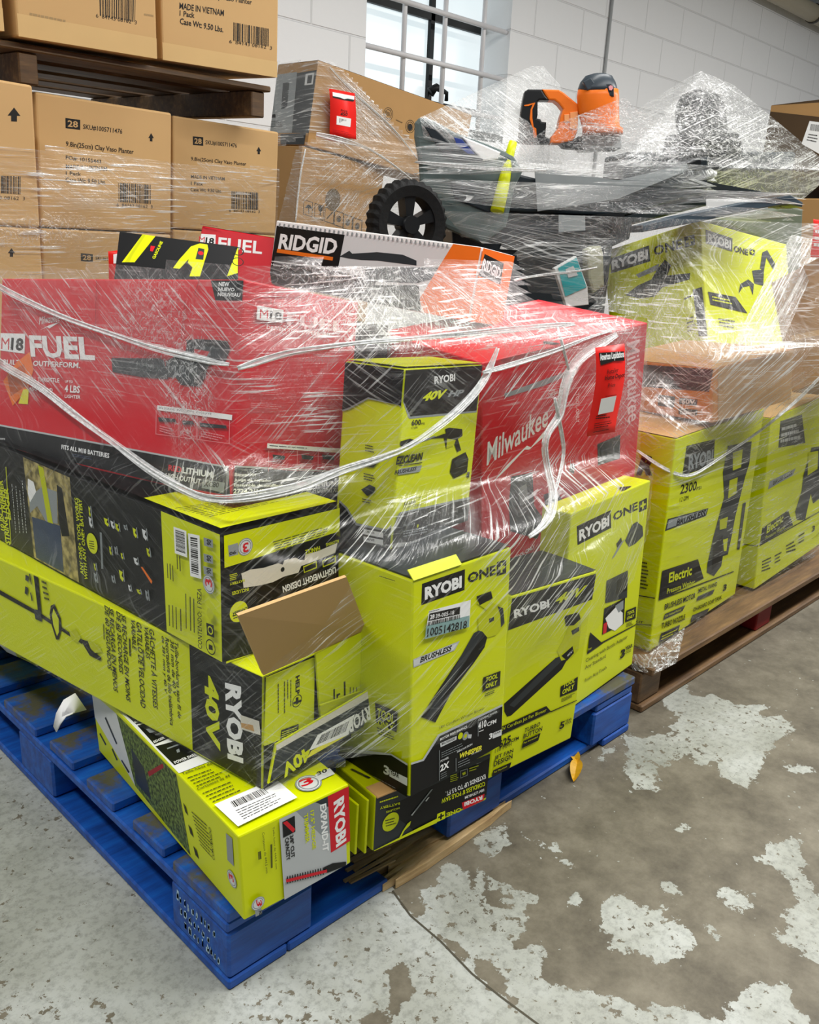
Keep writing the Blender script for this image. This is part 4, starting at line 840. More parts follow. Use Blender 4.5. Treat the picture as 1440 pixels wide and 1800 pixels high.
b.p('F', LIME, V4(470,385, 510,330, 590,240, 650,220, 700,228, 706,260, 680,340, 650,440, 580,440, 600,380, 560,340, 520,390)); b.p('F', DGR, V4(640,250, 680,258, 672,330, 620,325)); b.c('F', RED, V4(655,285)[0], V4(655,272)[0]); b.p('F', BLK, V4(515,390, 575,325, 560,380, 540,400))
b.p('F', LIME, V4(930,235, 1130,262, 1080,440, 830,440)); b.c('F', INK, V4(955,280)[0], V4(955,252)[0], inner=.8); b.c('F', INK, V4(920,345)[0], V4(920,317)[0], inner=.85); b.p('F', INK, V4(905,345, 930,330, 935,355, 915,365)); b.p('F', WHT, V4(1010,262, 1098,275, 1060,400, 975,385)); b.bar('F', V4(1022,275, 1082,283, 1055,375, 995,365)); b.done()

# small yellow carton at the far left of the pallet
b = plane_box('tool_box', hz(-170,1062,.132), hz(66,1172,.132), hz(-170,1062,.132)+Vector((0, 0, .11)), .12, LIME, 'yellow carton corner low at the far left on the blue pallet', 'box')
b.p('F', WHT, L1(-100,1000, 60,1130, 100,1215, -100,1120)); b.p('F', BLK, L1(-100,1040, 40,1180, 90,1235, -100,1160)); b.l('F', INK, L1(90,1120, 140,1130, 190,1230, 120,1220), 5, .35); b.done()
# torn white paper hanging off the hedge trimmer carton
bm = bmesh.new(); pts = L7(395,205, 455,290, 400,280, 385,315, 350,330, 320,370, 300,410, 285,380, 300,310, 335,240)
c0 = [at(x, y, 1.34+.03*math.sin(i*1.1)) for i, (x, y) in enumerate(pts)]
A = [bm.verts.new(p) for p in c0]; ctr = bm.verts.new(sum(c0, Vector())/len(c0)+Vector((-.012, -.012, .004)))
for i in range(len(A)): bm.faces.new((A[i-1], A[i], ctr))
o = tag(meshobj('torn_paper', bm, [mat('torn_white_paper', 'eceded', .6)], smooth=True), 'torn white paper hanging beside the hedge trimmer carton on the pallet deck', 'paper')
sm = o.modifiers.new('thick', 'SOLIDIFY'); sm.thickness = .0012

# ================================================================ REAR PALLET AND ITS LOAD
def pallet_brown():
    root = bpy.data.objects.new('brown_pallet', None); COL.objects.link(root); root.location = (1.10, 0, 0)
    tag(root, 'brown wooden pallet on the floor under the yellow pressure washer cartons', 'pallet')
    def part(name, x0, y0, z0, x1, y1, z1, m, bev=.003):
        bm = bmesh.new(); bm_box(bm, (0, 0, 0), (x1-x0, 0, 0), (0, y1-y0, 0), (0, 0, z1-z0), 0, bev); return meshobj(name, bm, [m], root, loc=(x0, y0, z0))
    LX = 1.24
    for k in range(7): part('deck_board', 0, .005+k*.165, .095, LX, .005+k*.165+.11, .114, BRW)
    for k, x0 in enumerate((.0, .6, LX-.09)): part('stringer', x0, .03, .018, x0+.09, 1.1, .094, REDW if k == 1 else BRW)
    for k in range(4): part('bottom_board', 0, .02+k*.33, 0, LX, .02+k*.33+.1, .017, BRW)
pallet_brown()
def washer(fitp, label, dec):
    b = Box('tool_box', fitp, LIME, label, 'box', hull='rear', far=1.04); dec(b); b.full('T', CARD).seam(); b.done(); return b
def w1(b):
    b.p('F', BLK, WX(440,290, 612,248, 603,408, 413,472)); b.t('F', GRY, 'RYOBI', WX(450,440, 598,400, 455,345), .04); b.t('F', INK, '2300', WX(398,586, 497,560, 407,525), .02); b.t('F', INK, 'PSI', WX(500,560, 528,552, 501,540)); b.t('F', INK, '1.2 GPM', WX(397,632, 450,618, 400,605))
    b.p('F', DGR, WX(325,735, 572,668, 557,715, 308,808)); b.p('F', GRY, WX(330,742, 565,676, 552,710, 318,795)); b.t('F', INK, 'BRUSHLESS', WX(375,778, 552,718, 380,735), .03, .2)
    b.p('F', DGR, WX(690,290, 835,262, 820,400, 795,480, 760,620, 735,720, 715,830, 690,950, 660,960, 650,1020, 605,1082, 562,1060, 565,1010, 600,850, 640,700, 668,600, 660,450)); b.p('F', LIME, WX(720,330, 780,310, 770,420, 720,440)); b.p('F', LIMED, WX(700,500, 750,480, 740,580, 690,610)); b.p('F', BLK, WX(600,900, 660,830, 650,990, 590,1050)); b.p('F', LIMED, WX(640,740, 690,720, 680,790, 640,800)); b.p('F', LIME, WX(660,860, 690,850, 680,930, 665,930)); b.p('F', DGR, WX(780,640, 800,630, 760,920, 745,920))
    b.p('F', BLK, WX(290,1050, 507,978, 542,1095, 268,1228)); b.t('F', LIME, 'Electric', WX(328,1125, 468,1075, 333,1062), .03); b.t('F', LIME, 'Pressure Washer', WX(318,1190, 487,1130, 320,1158), .01); b.p('F', INK, WX(268,1222, 725,1050, 725,1056, 268,1230))
    b.t('F', INK, 'BRUSHLESS MOTOR', WX(303,1288, 490,1215, 306,1252), .02); b.p('F', DGR, WX(305,1312, 430,1258, 413,1292, 296,1347)); b.t('F', LIME, 'For Added Power', WX(308,1332, 405,1290, 309,1318)); b.t('F', INK, 'TURBO NOZZLE', WX(283,1402, 427,1345, 286,1368), .02); b.p('F', DGR, WX(282,1430, 397,1376, 382,1435, 267,1492)); b.l('F', LIME, WX(290,1440, 385,1395, 375,1430, 280,1475), 2)
    b.t('F', INK, 'METAL WAND', WX(508,1185, 622,1140, 510,1158), .02); b.p('F', DGR, WX(505,1205, 608,1160, 595,1190, 497,1232)); b.t('F', INK, 'ON-BOARD SOAP TANK', WX(475,1300, 650,1220, 477,1275), .02); b.p('F', DGR, WX(470,1320, 575,1275, 560,1310, 460,1365)); b.t('F', INK, '3', WX(655,1175, 678,1165, 660,1135), .03)
    b.t('L', INK, 'R', WX(135,468, 232,470, 150,345), .06, .2); b.l('L', INK, WX(165,985, 212,995, 210,1170, 160,1160), 8); b.p('L', INK, WX(120,1190, 255,1214, 255,1220, 120,1197)); b.p('L', INK, WX(120,1370, 250,1384, 250,1388, 120,1374)); b.t('L', INK, 'KIT', WX(130,1362, 178,1368, 131,1350), .02)
washer((1.1054, .0239, .149, .0289, .0071, -.0373, .4383, .3, .4783), 'yellow pressure washer carton nearest, on the brown pallet', w1)
def w2(b):
    b.p('F', DGR, WX(1010,140, 1142,98, 1162,272, 998,302)); b.l('F', SIL, WX(1020,170, 1140,135, 1150,250, 1010,280), 3, .5); b.p('F', GRY, WX(945,505, 1105,425, 1085,470, 935,555)); b.t('F', INK, 'BRUSHLESS', WX(965,528, 1080,465, 967,505), .02)
    b.p('F', BLK, WX(900,790, 1057,680, 1087,772, 884,897)); b.t('F', LIME, 'Electric', WX(925,825, 1025,752, 930,775), .03); b.t('F', LIME, 'Pressure Washer', WX(920,860, 1040,790, 922,838)); b.p('F', INK, WX(884,893, 1260,680, 1260,686, 884,900))
    b.p('F', DGR, WX(1110,740, 1100,690, 1140,560, 1150,470, 1200,300, 1260,290, 1260,600, 1210,640, 1195,580, 1160,740)); b.p('F', LIMED, WX(1180,330, 1240,320, 1235,430, 1175,470)); b.l('F', INK, WX(900,985, 960,955, 955,1040, 895,1060), 4); b.l('F', INK, WX(975,950, 1020,925, 1015,990, 975,1010), 3); b.l('F', INK, WX(1045,890, 1110,850, 1105,930, 1045,945), 3); b.l('F', INK, WX(1120,830, 1160,805, 1155,870, 1120,890), 3); b.t('F', INK, '3', WX(1200,815, 1218,805, 1203,780), .03)
    b.p('L', INK, WX(740,880, 880,898, 880,902, 740,885))
washer((1.6402, .0285, .156, -.0158, -.0291, -.0921, .45, .27, .4559), 'yellow pressure washer carton at the right edge, on the brown pallet', w2)
b = Box('tool_box', (1.2104, .0067, .6482, -.1979, -.0525, -.1257, .2665, .3, .1139), EGOB, 'flat orange brown 60V carton on top of the nearest pressure washer carton', 'box', hull='rear', far=1.04)
b.p('L', DGR, G7(200,930, 790,960, 745,1112, 200,1070)); b.p('L', DGR, G7(420,1128, 530,1142, 522,1212, 420,1200)); b.p('L', GRY, G7(440,1140, 500,1150, 495,1195, 440,1185)); b.p('L', DGR, G7(555,1148, 672,1160, 668,1198, 555,1188)); b.t('L', LGR, '60V', G7(570,1186, 655,1192, 572,1155), .03); b.p('L', DGR, G7(552,1215, 672,1225, 668,1262, 552,1252)); b.t('L', LGR, 'Lithium', G7(560,1250, 655,1258, 562,1225), .02)
b.p('F', CARD2, G7(800,960, 1300,820, 1300,1180, 800,1320)); b.full('T', CARD2); b.done()
b = Box('tool_box', (1.8391, .3301, .6603, -.0919, -.2971, .0968, .5048, .3305, .4338), LIME, 'tilted yellow carton under the dark tray on the rear load', 'box', hull='rear', far=1.04)
b.p('L', DGR, G7(115,270, 365,185, 373,285, 125,362)); b.t('L', LGR, 'RYOBI', G7(130,342, 358,272, 128,280), .04); b.t('L', INK, 'ONE', G7(395,252, 575,205, 392,190), .03); plus(b, 'L', G7(586,132, 652,115, 656,180, 592,200), BLK, LIME)
b.p('L', DGR, G7(215,500, 290,440, 380,400, 420,330, 465,275, 505,310, 480,375, 625,360, 622,400, 450,450, 400,510, 300,520)); b.p('L', GRY, G7(280,370, 430,300, 420,340, 300,390)); b.p('L', BLK, G7(640,465, 700,448, 735,760, 680,760)); b.p('L', INK, G7(585,520, 640,495, 642,505, 586,530)); b.l('L', INK, G7(600,640, 660,620, 665,720, 610,740), 4)
b.p('F', DGR, G7(722,85, 890,140, 890,225, 724,172)); b.t('F', LGR, 'RYOBI', G7(735,165, 880,212, 735,105), .03); b.t('F', INK, 'ONE', G7(900,225, 990,250, 900,185), .03); plus(b, 'F', G7(1000,205, 1032,215, 1032,250, 1000,240), BLK, LIME)
for q in ((1065,330,1080,230,1110,215,1160,300,1150,340,1105,260,1090,340), (1015,345,1090,335,1085,440,1030,425), (930,490,940,430,990,400,1025,430,1020,500,1000,440,955,450)): b.p('F', DGR, G7(*q))
b.p('F', BLK, G7(735,478, 910,512, 985,615, 752,560)); b.l('F', LIME, G7(760,500, 900,530, 920,570, 765,540), 2); b.l('F', INK, G7(800,640, 920,660, 920,720, 810,700), 3); b.done()
FAR = 1.04
def atr(px, py, t): return at(px, py, t*FAR)
def extrude_profile(bm, pts, thick, mi=0, bevel=.004):
    """solid with the given front outline (3-D points in one plane) and a thickness away from the viewer"""
    P = [Vector(p) for p in pts]
    n = Vector()
    for i in range(len(P)): n += (P[i-1]).cross(P[i])
    n.normalize()
    if n.dot(P[0]-EYE) < 0: n = -n
    A = [bm.verts.new(p) for p in P]; B = [bm.verts.new(p+n*thick) for p in P]
    fs = [bm.faces.new(A), bm.faces.new(B[::-1])]+[bm.faces.new((A[i], A[i-1], B[i-1], B[i])) for i in range(len(A))]
    for f in fs: f.material_index = mi
    bmesh.ops.recalc_face_normals(bm, faces=fs)
    if bevel:
        es = [e for e in fs[0].edges]
        r = bmesh.ops.bevel(bm, geom=es, offset=bevel, segments=2, affect='EDGES', profile=.5)
        for f in r['faces']: f.material_index = mi
PLBLK = mat('black_plastic', '16181a', .4, var=.1); PLDG = mat('charcoal_plastic', '222a30', .42, var=.1, scale=30); PLGR = mat('grey_green_plastic', '5c6a69', .45, var=.1); PLOR = mat('orange_plastic', 'e9731a', .4, var=.04); RUB = mat('tyre_rubber', '101112', .75, var=.2, scale=60, bump=.4)
class Plane(Decals): pass
# ---- rolling tool chest: body, lid, panel, wheel
TZ = 2.6
def pl(px, py, t0=TZ):
    """points of the chest front: one upright plane facing the aisle"""
    return hit(px, py, atr(1000, 400, t0), Vector((-.62, -.785, 0)))
chest = bpy.data.objects.new('tool_chest', None); COL.objects.link(chest); chest.location = pl(1000, 560)
tag(chest, 'dark rolling tool chest with black spoked wheel on the rear load under plastic wrap', 'tool chest')
def cpart(name, outline, thick, m, bevel=.006, parent=None, fwd=0):
    bm = bmesh.new(); d = Vector((-.62, -.785, 0)).normalized()*fwd
    extrude_profile(bm, [pl(*q)+d for q in outline], thick, 0, bevel)
    p = parent or chest
    for v in bm.verts: v.co -= chest.location
    o = meshobj(name, bm, [m], p); return o
cpart('body', [(790, 330), (905, 330), (1085, 372), (1062, 560), (880, 560), (800, 500)], .34, PLDG)
cpart('lid', [(880, 300), (1075, 346), (1240, 276), (1240, 338), (1092, 380), (890, 372)], .30, PLDG, fwd=.02)
cpart('ledge', [(1075, 382), (1240, 345), (1240, 362), (1110, 395), (1105, 420), (1060, 440), (880, 438), (880, 420), (1060, 408)], .3, PLDG, fwd=.012)
cpart('rail', [(905, 415), (1065, 405), (1065, 420), (905, 432)], .02, PLBLK, .002, fwd=.03)
cpart('film_haze_panel', [(935, 296), (1080, 318), (1200, 290), (1203, 300), (1080, 350), (940, 372)], .004, mat('film_haze_grey', '868c8e', .5, var=.15), 0, fwd=.035)  # added grey panel standing in for the whitish film haze over the lid
cpart('latch', [(1202, 288), (1222, 280), (1222, 314), (1202, 322)], .02, PLBLK, .002, fwd=.045)
cpart('data_plate', [(976, 378), (1022, 380), (1022, 405), (976, 408)], .003, GRY, 0, fwd=.04)
cpart('logo_plate', [(1024, 380), (1090, 372), (1090, 398), (1024, 402)], .003, PLBLK, 0, fwd=.04)
def wheel(name, cx, cy, t, ex, parent, root):
    c = atr(cx, cy, t); fw = (c-EYE).normalized(); side = Vector((-.30, -.95, 0)).normalized()
    r = (atr(ex, cy, t)-c).length
    U = Vector((0, 0, 1)); V = side.cross(U).normalized()
    def P(a, rad, off): return c+(U*math.sin(a)+V*math.cos(a))*rad+side*off-root.location
    bm = bmesh.new(); n = 60; ring = []
    prof = ((.63, .03), (.86, .036), (.97, .024), (1.0, .012), (1.0, -.012), (.97, -.024), (.86, -.036), (.63, -.03))
    for k in range(n):
        a = 2*math.pi*k/n; kk = .965 if k % 2 else 1.015
        ring.append([bm.verts.new(P(a, r*pr*(kk if pr > .95 else 1), of)) for pr, of in prof])
    for k in range(n):
        for j in range(len(prof)):
            bm.faces.new((ring[k][j], ring[k][(j+1) % len(prof)], ring[(k+1) % n][(j+1) % len(prof)], ring[(k+1) % n][j]))
    bmesh.ops.recalc_face_normals(bm, faces=bm.faces[:])
    w_ = meshobj('wheel', bm, [RUB], root)
    bm = bmesh.new()
    for k in range(5):
        a = 1.5+2*math.pi*k/5; da, db = .5, .22
        f = [P(a-da, r*.16, .02), P(a+da, r*.16, .02), P(a+db, r*.76, .026), P(a-db, r*.76, .026)]
        g = [q-side*.045 for q in f]
        va = [bm.verts.new(q) for q in f]; vb = [bm.verts.new(q) for q in g]
        bm.faces.new(va); bm.faces.new(vb[::-1])
        for i in range(4): bm.faces.new((va[i], va[i-1], vb[i-1], vb[i]))
    bmesh.ops.recalc_face_normals(bm, faces=bm.faces[:]); meshobj('spokes', bm, [PLBLK], w_)
    bm = bmesh.new(); tube(bm, [P(0, 0, .034), P(0, 0, -.03)], r*.2, 20); meshobj('hub', bm, [PLBLK], w_)
wheel('wheel', 715, 395, 2.35, 790, None, chest)
# ---- grey moulded collector hopper left of the chest
def hop(px, py, t=2.4): return hit(px, py, atr(830, 260, t), Vector((-.72, -.69, 0)))
hp = bpy.data.objects.new('collector_hopper', None); COL.objects.link(hp); hp.location = hop(800, 420)
tag(hp, 'grey green moulded plastic hopper with dark channel, above the black spoked wheel', 'hopper')
def hpart(name, outline, thick, m, bevel, fwd=0):
    bm = bmesh.new(); d = Vector((-.72, -.69, 0)).normalized()*fwd
    extrude_profile(bm, [hop(*q)+d-hp.location for q in outline], thick, 0, bevel); return meshobj(name, bm, [m], hp)
hpart('shell', [(729, 215), (736, 207), (750, 206), (768, 214), (800, 232), (860, 254), (902, 272), (920, 300), (905, 330), (890, 400), (850, 430), (780, 400), (738, 330), (736, 285), (728, 240)], .08, PLGR, .012)
hpart('channel', [(745, 222), (760, 222), (800, 262), (850, 280), (845, 284), (800, 283), (776, 268)], .01, PLDG, .002, .008)
hpart('brand_patch', [(798, 242), (812, 246), (835, 272), (822, 271), (803, 256)], .006, mat('blue_patch', '33468f', .4), .001, .012)
hpart('white_cap', [(812, 240), (850, 255), (880, 268), (875, 280), (850, 283), (828, 262)], .02, WHT, .004, .008)
hpart('base_block', [(790, 318), (890, 325), (880, 345), (860, 375), (800, 350)], .02, PLDG, .004, .008)
# lime handle of a tool sticking up between hopper and chest
bm = bmesh.new(); tube(bm, [atr(874, 372, 2.42), atr(884, 330, 2.42), atr(897, 268, 2.42), atr(902, 250, 2.42)], [.02, .018, .013, .012], 10)
tag(meshobj('lime_tool_handle', bm, [LIME]), 'lime green tool handle standing upright left of the dark tool chest', 'tool handle')
# ---- orange and black router / trimmer on top
def tl(px, py, t=2.62): return hit(px, py, atr(1000, 200, t), Vector((-.72, -.69, 0)))
tr = bpy.data.objects.new('power_tool', None); COL.objects.link(tr); tr.location = tl(1000, 262)
tag(tr, 'orange and black power tool with loop handle standing on top of the rear load', 'power tool')
def tpart(name, outline, thick, m, bevel=.004, fwd=0, p=None):
    bm = bmesh.new(); d = Vector((-.72, -.69, 0)).normalized()*fwd
    extrude_profile(bm, [tl(*q)+d-tr.location for q in outline], thick, 0, bevel); return meshobj(name, bm, [m], tr)
tpart('handle_grip', M3(55,915, 90,850, 100,620, 130,420, 150,330, 190,305, 345,308, 385,375, 430,430, 320,430, 298,450, 298,600, 290,640, 330,650, 345,680, 398,685, 395,740, 385,850, 440,880, 430,930, 200,930), .05, PLBLK, .005)
tpart('grip_trim', M3(140,490, 190,480, 270,460, 235,540, 235,640, 250,740, 280,760, 285,865, 250,870, 240,760, 205,650, 215,540, 240,480, 190,500, 145,502), .004, PLOR, 0, .002)
tpart('handle_arch', M3(347,305, 545,312, 600,345, 765,480, 770,530, 760,770, 730,860, 700,900, 560,930, 440,930, 450,860, 530,760, 560,620, 590,535, 540,470, 490,432, 425,428, 385,370), .055, PLOR, .005)
tpart('motor_fins', M3(602,600, 660,595, 662,680, 602,685), .01, mat('pale_orange_plastic', 'f0a268', .4), .001, .004); tpart('motor_fins', M3(668,575, 758,562, 755,760, 668,770), .01, mat('pale_orange_plastic', 'f0a268', .4), .001, .004)
tpart('base_shoe', M3(560,930, 700,900, 760,850, 805,850, 820,1000, 600,975), .06, PLBLK, .003, .004)
def cyl_part(name, pts, m, squash=1):
    """body turned about the tool's upright axis: (px left, px right, py) rows"""
    bm = bmesh.new(); n = 28; rings = []
    for xl, xr, y in pts:
        a, b = tl(xl, y), tl(xr, y); c = (a+b)/2; r = (b-a).length/2; U = (b-a).normalized(); V = Vector((U.y, -U.x, 0)).normalized()
        rings.append([bm.verts.new(c+U*r*math.cos(2*math.pi*k/n)+V*r*squash*math.sin(2*math.pi*k/n)-tr.location) for k in range(n)])
    for i in range(len(rings)-1):
        for k in range(n):
            f = bm.faces.new((rings[i][k], rings[i][(k+1) % n], rings[i+1][(k+1) % n], rings[i+1][k])); f.smooth = True
    bm.faces.new(rings[0]); bm.faces.new(rings[-1][::-1]); bmesh.ops.recalc_face_normals(bm, faces=bm.faces[:]); return meshobj(name, bm, [m], tr)
cyl_part('motor_housing', [(1016, 1087, 158), (1014, 1088, 170), (1017, 1088, 200), (1023, 1089, 222), (1024, 1095, 226), (1024, 1095, 236)], PLOR, .8)
cyl_part('motor_cap', [(1041, 1066, 130), (1029, 1076, 134), (1020, 1082, 145), (1016, 1085, 156), (1016, 1085, 162)], mat('slate_plastic', '39424a', .35), .84)
tpart('vent_grille', M3(940,300, 975,275, 1110,275, 1140,305, 1142,415, 940,412), .01, PLDG, .003, .047); tpart('power_badge', M3(1075,310, 1095,292, 1120,300, 1128,325, 1110,350, 1085,348), .004, mat('badge_pink', 'e9a0a4', .4), 0, .052)
tpart('cap_prong', M3(790,250, 840,345, 930,320, 945,290, 880,200), .02, mat('slate_plastic', '39424a', .35), .003, .045); tpart('clear_base', M3(820,825, 1275,830, 1280,975, 830,990), .12, mat('pale_base', 'b9bdbd', .3), .003, -.02)
# ---- black dome topped tool in the film peak
def dm(px, py, t=2.98): return hit(px, py, atr(1215, 180, t), Vector((-.8, -.6, 0)))
bm = bmesh.new(); n = 24; rings = []
for xl, xr, y in ((1215, 1240, 160), (1198, 1262, 168), (1190, 1272, 182), (1186, 1276, 200), (1190, 1280, 235), (1170, 1300, 240), (1165, 1305, 268)):
    a, b = dm(xl, y), dm(xr, y); c = (a+b)/2; r = (b-a).length/2; U = (b-a).normalized(); V = Vector((U.y, -U.x, 0)).normalized()
    rings.append([bm.verts.new(c+U*r*math.cos(2*math.pi*k/n)+V*r*math.sin(2*math.pi*k/n)) for k in range(n)])
for i in range(len(rings)-1):
    for k in range(n): bm.faces.new((rings[i][k], rings[i][(k+1) % n], rings[i+1][(k+1) % n], rings[i+1][k])).smooth = True
bm.faces.new(rings[0]); bm.faces.new(rings[-1][::-1]); bmesh.ops.recalc_face_normals(bm, faces=bm.faces[:])
tag(meshobj('domed_tool', bm, [PLBLK]), 'black domed tool poking up under the peak of clear plastic wrap', 'power tool')
bm = bmesh.new(); bm_box(bm, dm(1100, 262)+Vector((0, 0, -.16)), dm(1400, 300)-dm(1100, 300), (.14, .18, 0), (0, 0, .15), 0, .01, 2)
tag(meshobj('equipment_case', bm, [PLDG]), 'charcoal equipment case under the domed black tool, wrapped in crumpled film', 'case')
# ---- dark flat tray above the tilted yellow carton
def ty(px, py, t=2.32): return hit(px, py, atr(1300, 360, t), Vector((-.75, -.66, 0)))
bm = bmesh.new(); extrude_profile(bm, [ty(*q) for q in ((1130, 396), (1200, 378), (1330, 352), (1390, 343), (1412, 356), (1411, 364), (1388, 358), (1340, 366), (1220, 392), (1130, 408))], .2, 0, .003)
tag(meshobj('plastic_tray', bm, [mat('slate_blue_plastic', '3d4c58', .4)]), 'thin dark slate tray lying above the tilted yellow carton', 'tray')
bm = bmesh.new(); extrude_profile(bm, [ty(*q, 2.85) for q in ((1270, 388), (1388, 362), (1412, 368), (1408, 470), (1390, 560), (1340, 420))], .25, 0, .006)
tag(meshobj('plastic_tub', bm, [mat('olive_grey_plastic', '6b7468', .5)]), 'olive grey tub directly under the thin dark tray', 'tub')
# ---- small blister packs left of the tilted yellow carton
def bl_(px, py, t=2.36): return hit(px, py, atr(1010, 480, t), Vector((-.66, -.75, 0)))
bm = bmesh.new(); extrude_profile(bm, [bl_(*q) for q in M2(455,1115, 640,1010, 735,1270, 745,1420, 560,1440)], .03, 0, .002)
pk = tag(meshobj('blister_pack', bm, [LGR]), 'white and teal packet standing left of the tilted yellow carton', 'packet')
bm = bmesh.new(); extrude_profile(bm, [bl_(*q)+Vector((-.66, -.75, 0))*.003 for q in M2(485,1110, 640,1022, 725,1270, 545,1350)], .002, 0, 0); meshobj('printed_card', bm, [TEAL], pk)
bm = bmesh.new(); extrude_profile(bm, [bl_(*q)+Vector((-.66, -.75, 0))*.006 for q in M2(545,1120, 610,1090, 650,1170, 570,1190)], .001, 0, 0); meshobj('product_window', bm, [SIL], pk)
bm = bmesh.new(); extrude_profile(bm, [bl_(*q, 2.4) for q in M2(735,960, 790,930, 850,925, 870,990, 880,1260, 780,1330, 740,1200)], .06, 0, .008)
tag(meshobj('wrapped_bundle', bm, [mat('khaki_wrap', '8d8f78', .5)]), 'khaki bundle squeezed between the teal packet and the tilted yellow carton', 'bundle')
# cartons that carry the tools, hidden in the middle of the rear load
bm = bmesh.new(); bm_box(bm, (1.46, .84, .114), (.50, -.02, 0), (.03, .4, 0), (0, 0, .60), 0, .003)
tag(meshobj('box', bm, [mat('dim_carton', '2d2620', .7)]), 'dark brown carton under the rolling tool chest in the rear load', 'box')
# ---- planter cartons on their pallets
def planter(fitp, label, grp, dec, dims=None, drop=0):
    b = Box('planter_box', fitp, CARD, label, 'box', grp, bevel=.005)
    if drop:
        off = b.M.to_3x3() @ Vector((0, 0, -drop)); b.M = Matrix.Translation(off) @ b.M; b.Mi = b.M.inverted(); b.corners = [c+off for c in b.corners]
    dec(b); b.seam(); b.done(); HULLS.setdefault('planter', []).append(b.corners); return b
def arrow(b, c, w, h):
    x, y = c; b.p('F', INK, A1(x-w,y+h*.15, x,y-h, x+w,y+h*.2, x+w*.45,y+h*.18, x+w*.45,y+h, x-w*.45,y+h*.96, x-w*.45,y+h*.16))
def tag28(b, q, s, sk):
    b.p('F', INK, A1(*q)); t0, t1, t2, t3 = A1(*q); m_ = lambda a, c, k: (a[0]+(c[0]-a[0])*k, a[1]+(c[1]-a[1])*k)
    b.t('F', CARD, '28', [m_(m_(t3, t2, .15), m_(t0, t1, .15), .18), m_(m_(t3, t2, .85), m_(t0, t1, .85), .18), m_(m_(t3, t2, .15), m_(t0, t1, .15), .82)], .02); b.t('F', INK, 'SKU#1005711476', A1(*sk), .015)
def pB(b):
    tag28(b, (331,597, 406,607, 406,658, 332,649), 0, (420,655, 618,680, 421,628)); arrow(b, (765, 695), 14, 21); b.t('F', INK, '9.8in(25cm) Clay Vaso Planter', A1(333,748, 676,788, 333,714), .012)
    b.t('F', INK, 'PO#: 10155443', A1(333,808, 512,830, 333,786), .01); b.t('F', INK, 'MADE IN VIETNAM', A1(333,855, 541,866, 333,832), .012); b.t('F', INK, '1 Pack', A1(333,885, 410,890, 333,866), .01); b.t('F', INK, 'Case Wt: 9.50 Lbs.', A1(332,922, 536,934, 332,897), .012); b.bar('F', A1(600,925, 762,935, 762,1032, 600,1022), INK, 30); b.t('F', INK, '6  84143 08162  3', A1(590,1045, 772,1055, 590,1028))
def pC(b):
    tag28(b, (976,690, 1029,695, 1029,738, 977,734), 0, (1040,733, 1199,750, 1040,709)); arrow(b, (1310, 762), 12, 19); b.t('F', INK, '9.8in(25cm) Clay Vaso Planter', A1(967,818, 1246,845, 967,793), .012)
    b.t('F', INK, 'MADE IN VIETNAM', A1(967,902, 1137,914, 967,885), .012); b.t('F', INK, '1 Pack', A1(967,936, 1028,940, 967,918), .01); b.t('F', INK, 'Case Wt: 9.50 Lbs.', A1(965,968, 1122,975, 965,950), .012); b.bar('F', A1(1172,968, 1308,975, 1308,1062, 1172,1056), INK, 30); b.t('F', INK, '6  84143 08162  3', A1(1160,1072, 1315,1078, 1160,1058))
def pA(b): arrow(b, (71, 580), 33, 36); b.bar('F', A1(-80,885, 104,893, 103,985, -80,972), INK, 30); b.t('F', INK, '6  84143 08162  3', A1(-100,1006, 126,1014, -100,988))
def pBl(b): tag28(b, (409,1282, 470,1287, 470,1326, 410,1322), 0, (483,1316, 650,1332, 483,1296)); arrow(b, (800, 1330), 14, 20)
def pAl(b): arrow(b, (58, 1278), 18, 22)
FR = 'planter cartons in the stack at the left'
PBf = (.4386, 1.4325, .9739, .0064, .0619, .0079, .36, .36, .3027); PCf = (.8568, 1.5226, .9847, -.0014, .0406, .0116, .36, .36, .2957); PAf = (-.01, 1.2309, .9806, 0, .0083, .0192, .36, .36, .29)
planter(PBf, 'brown planter carton with two-line label, middle of the row under the upper wooden pallet', FR, pB)
planter(PCf, 'brown planter carton, right end of the row under the upper wooden pallet', FR, pC)
planter(PAf, 'brown planter carton with big arrow, cut by the left edge under the upper wooden pallet', FR, pA)
planter(PBf, 'brown planter carton in the lowest visible row, behind the red tag', FR, pBl, drop=.306)
planter(PCf, 'brown planter carton in the lowest visible row, right end behind the small red carton', FR, lambda b: None, drop=.299)
planter(PAf, 'brown planter carton in the lowest visible row, left edge of the photo', FR, pAl, drop=.293)
bm = bmesh.new(); bm_box(bm, (-.02, 1.42, .02), (1.2, .14, 0), (-.05, .36, 0), (0, 0, .62), 0, .004)
tag(meshobj('box', bm, [CARD2]), 'bottom tier carton under the planter cartons, behind the blue pallet load', 'box')
def tape(b, v1): b.full('F', mat('packing_tape', 'd3b27c', .3), 0, 1, 0, v1)
def pE(b):
    tape(b, .16); b.bar('F', A1(503,-40, 686,-10, 683,112, 506,80), INK, 32); b.t('F', INK, '6  84143 08162  3', A1(485,88, 692,124, 486,68)); b.l('F', mat('faint_ink', 'a58a60', .6), A1(150,60, 340,100, 338,118, 150,80), 1, .6); b.l('F', mat('faint_ink', 'a58a60', .6), A1(730,65, 790,75, 790,90, 730,80), 1, .6)
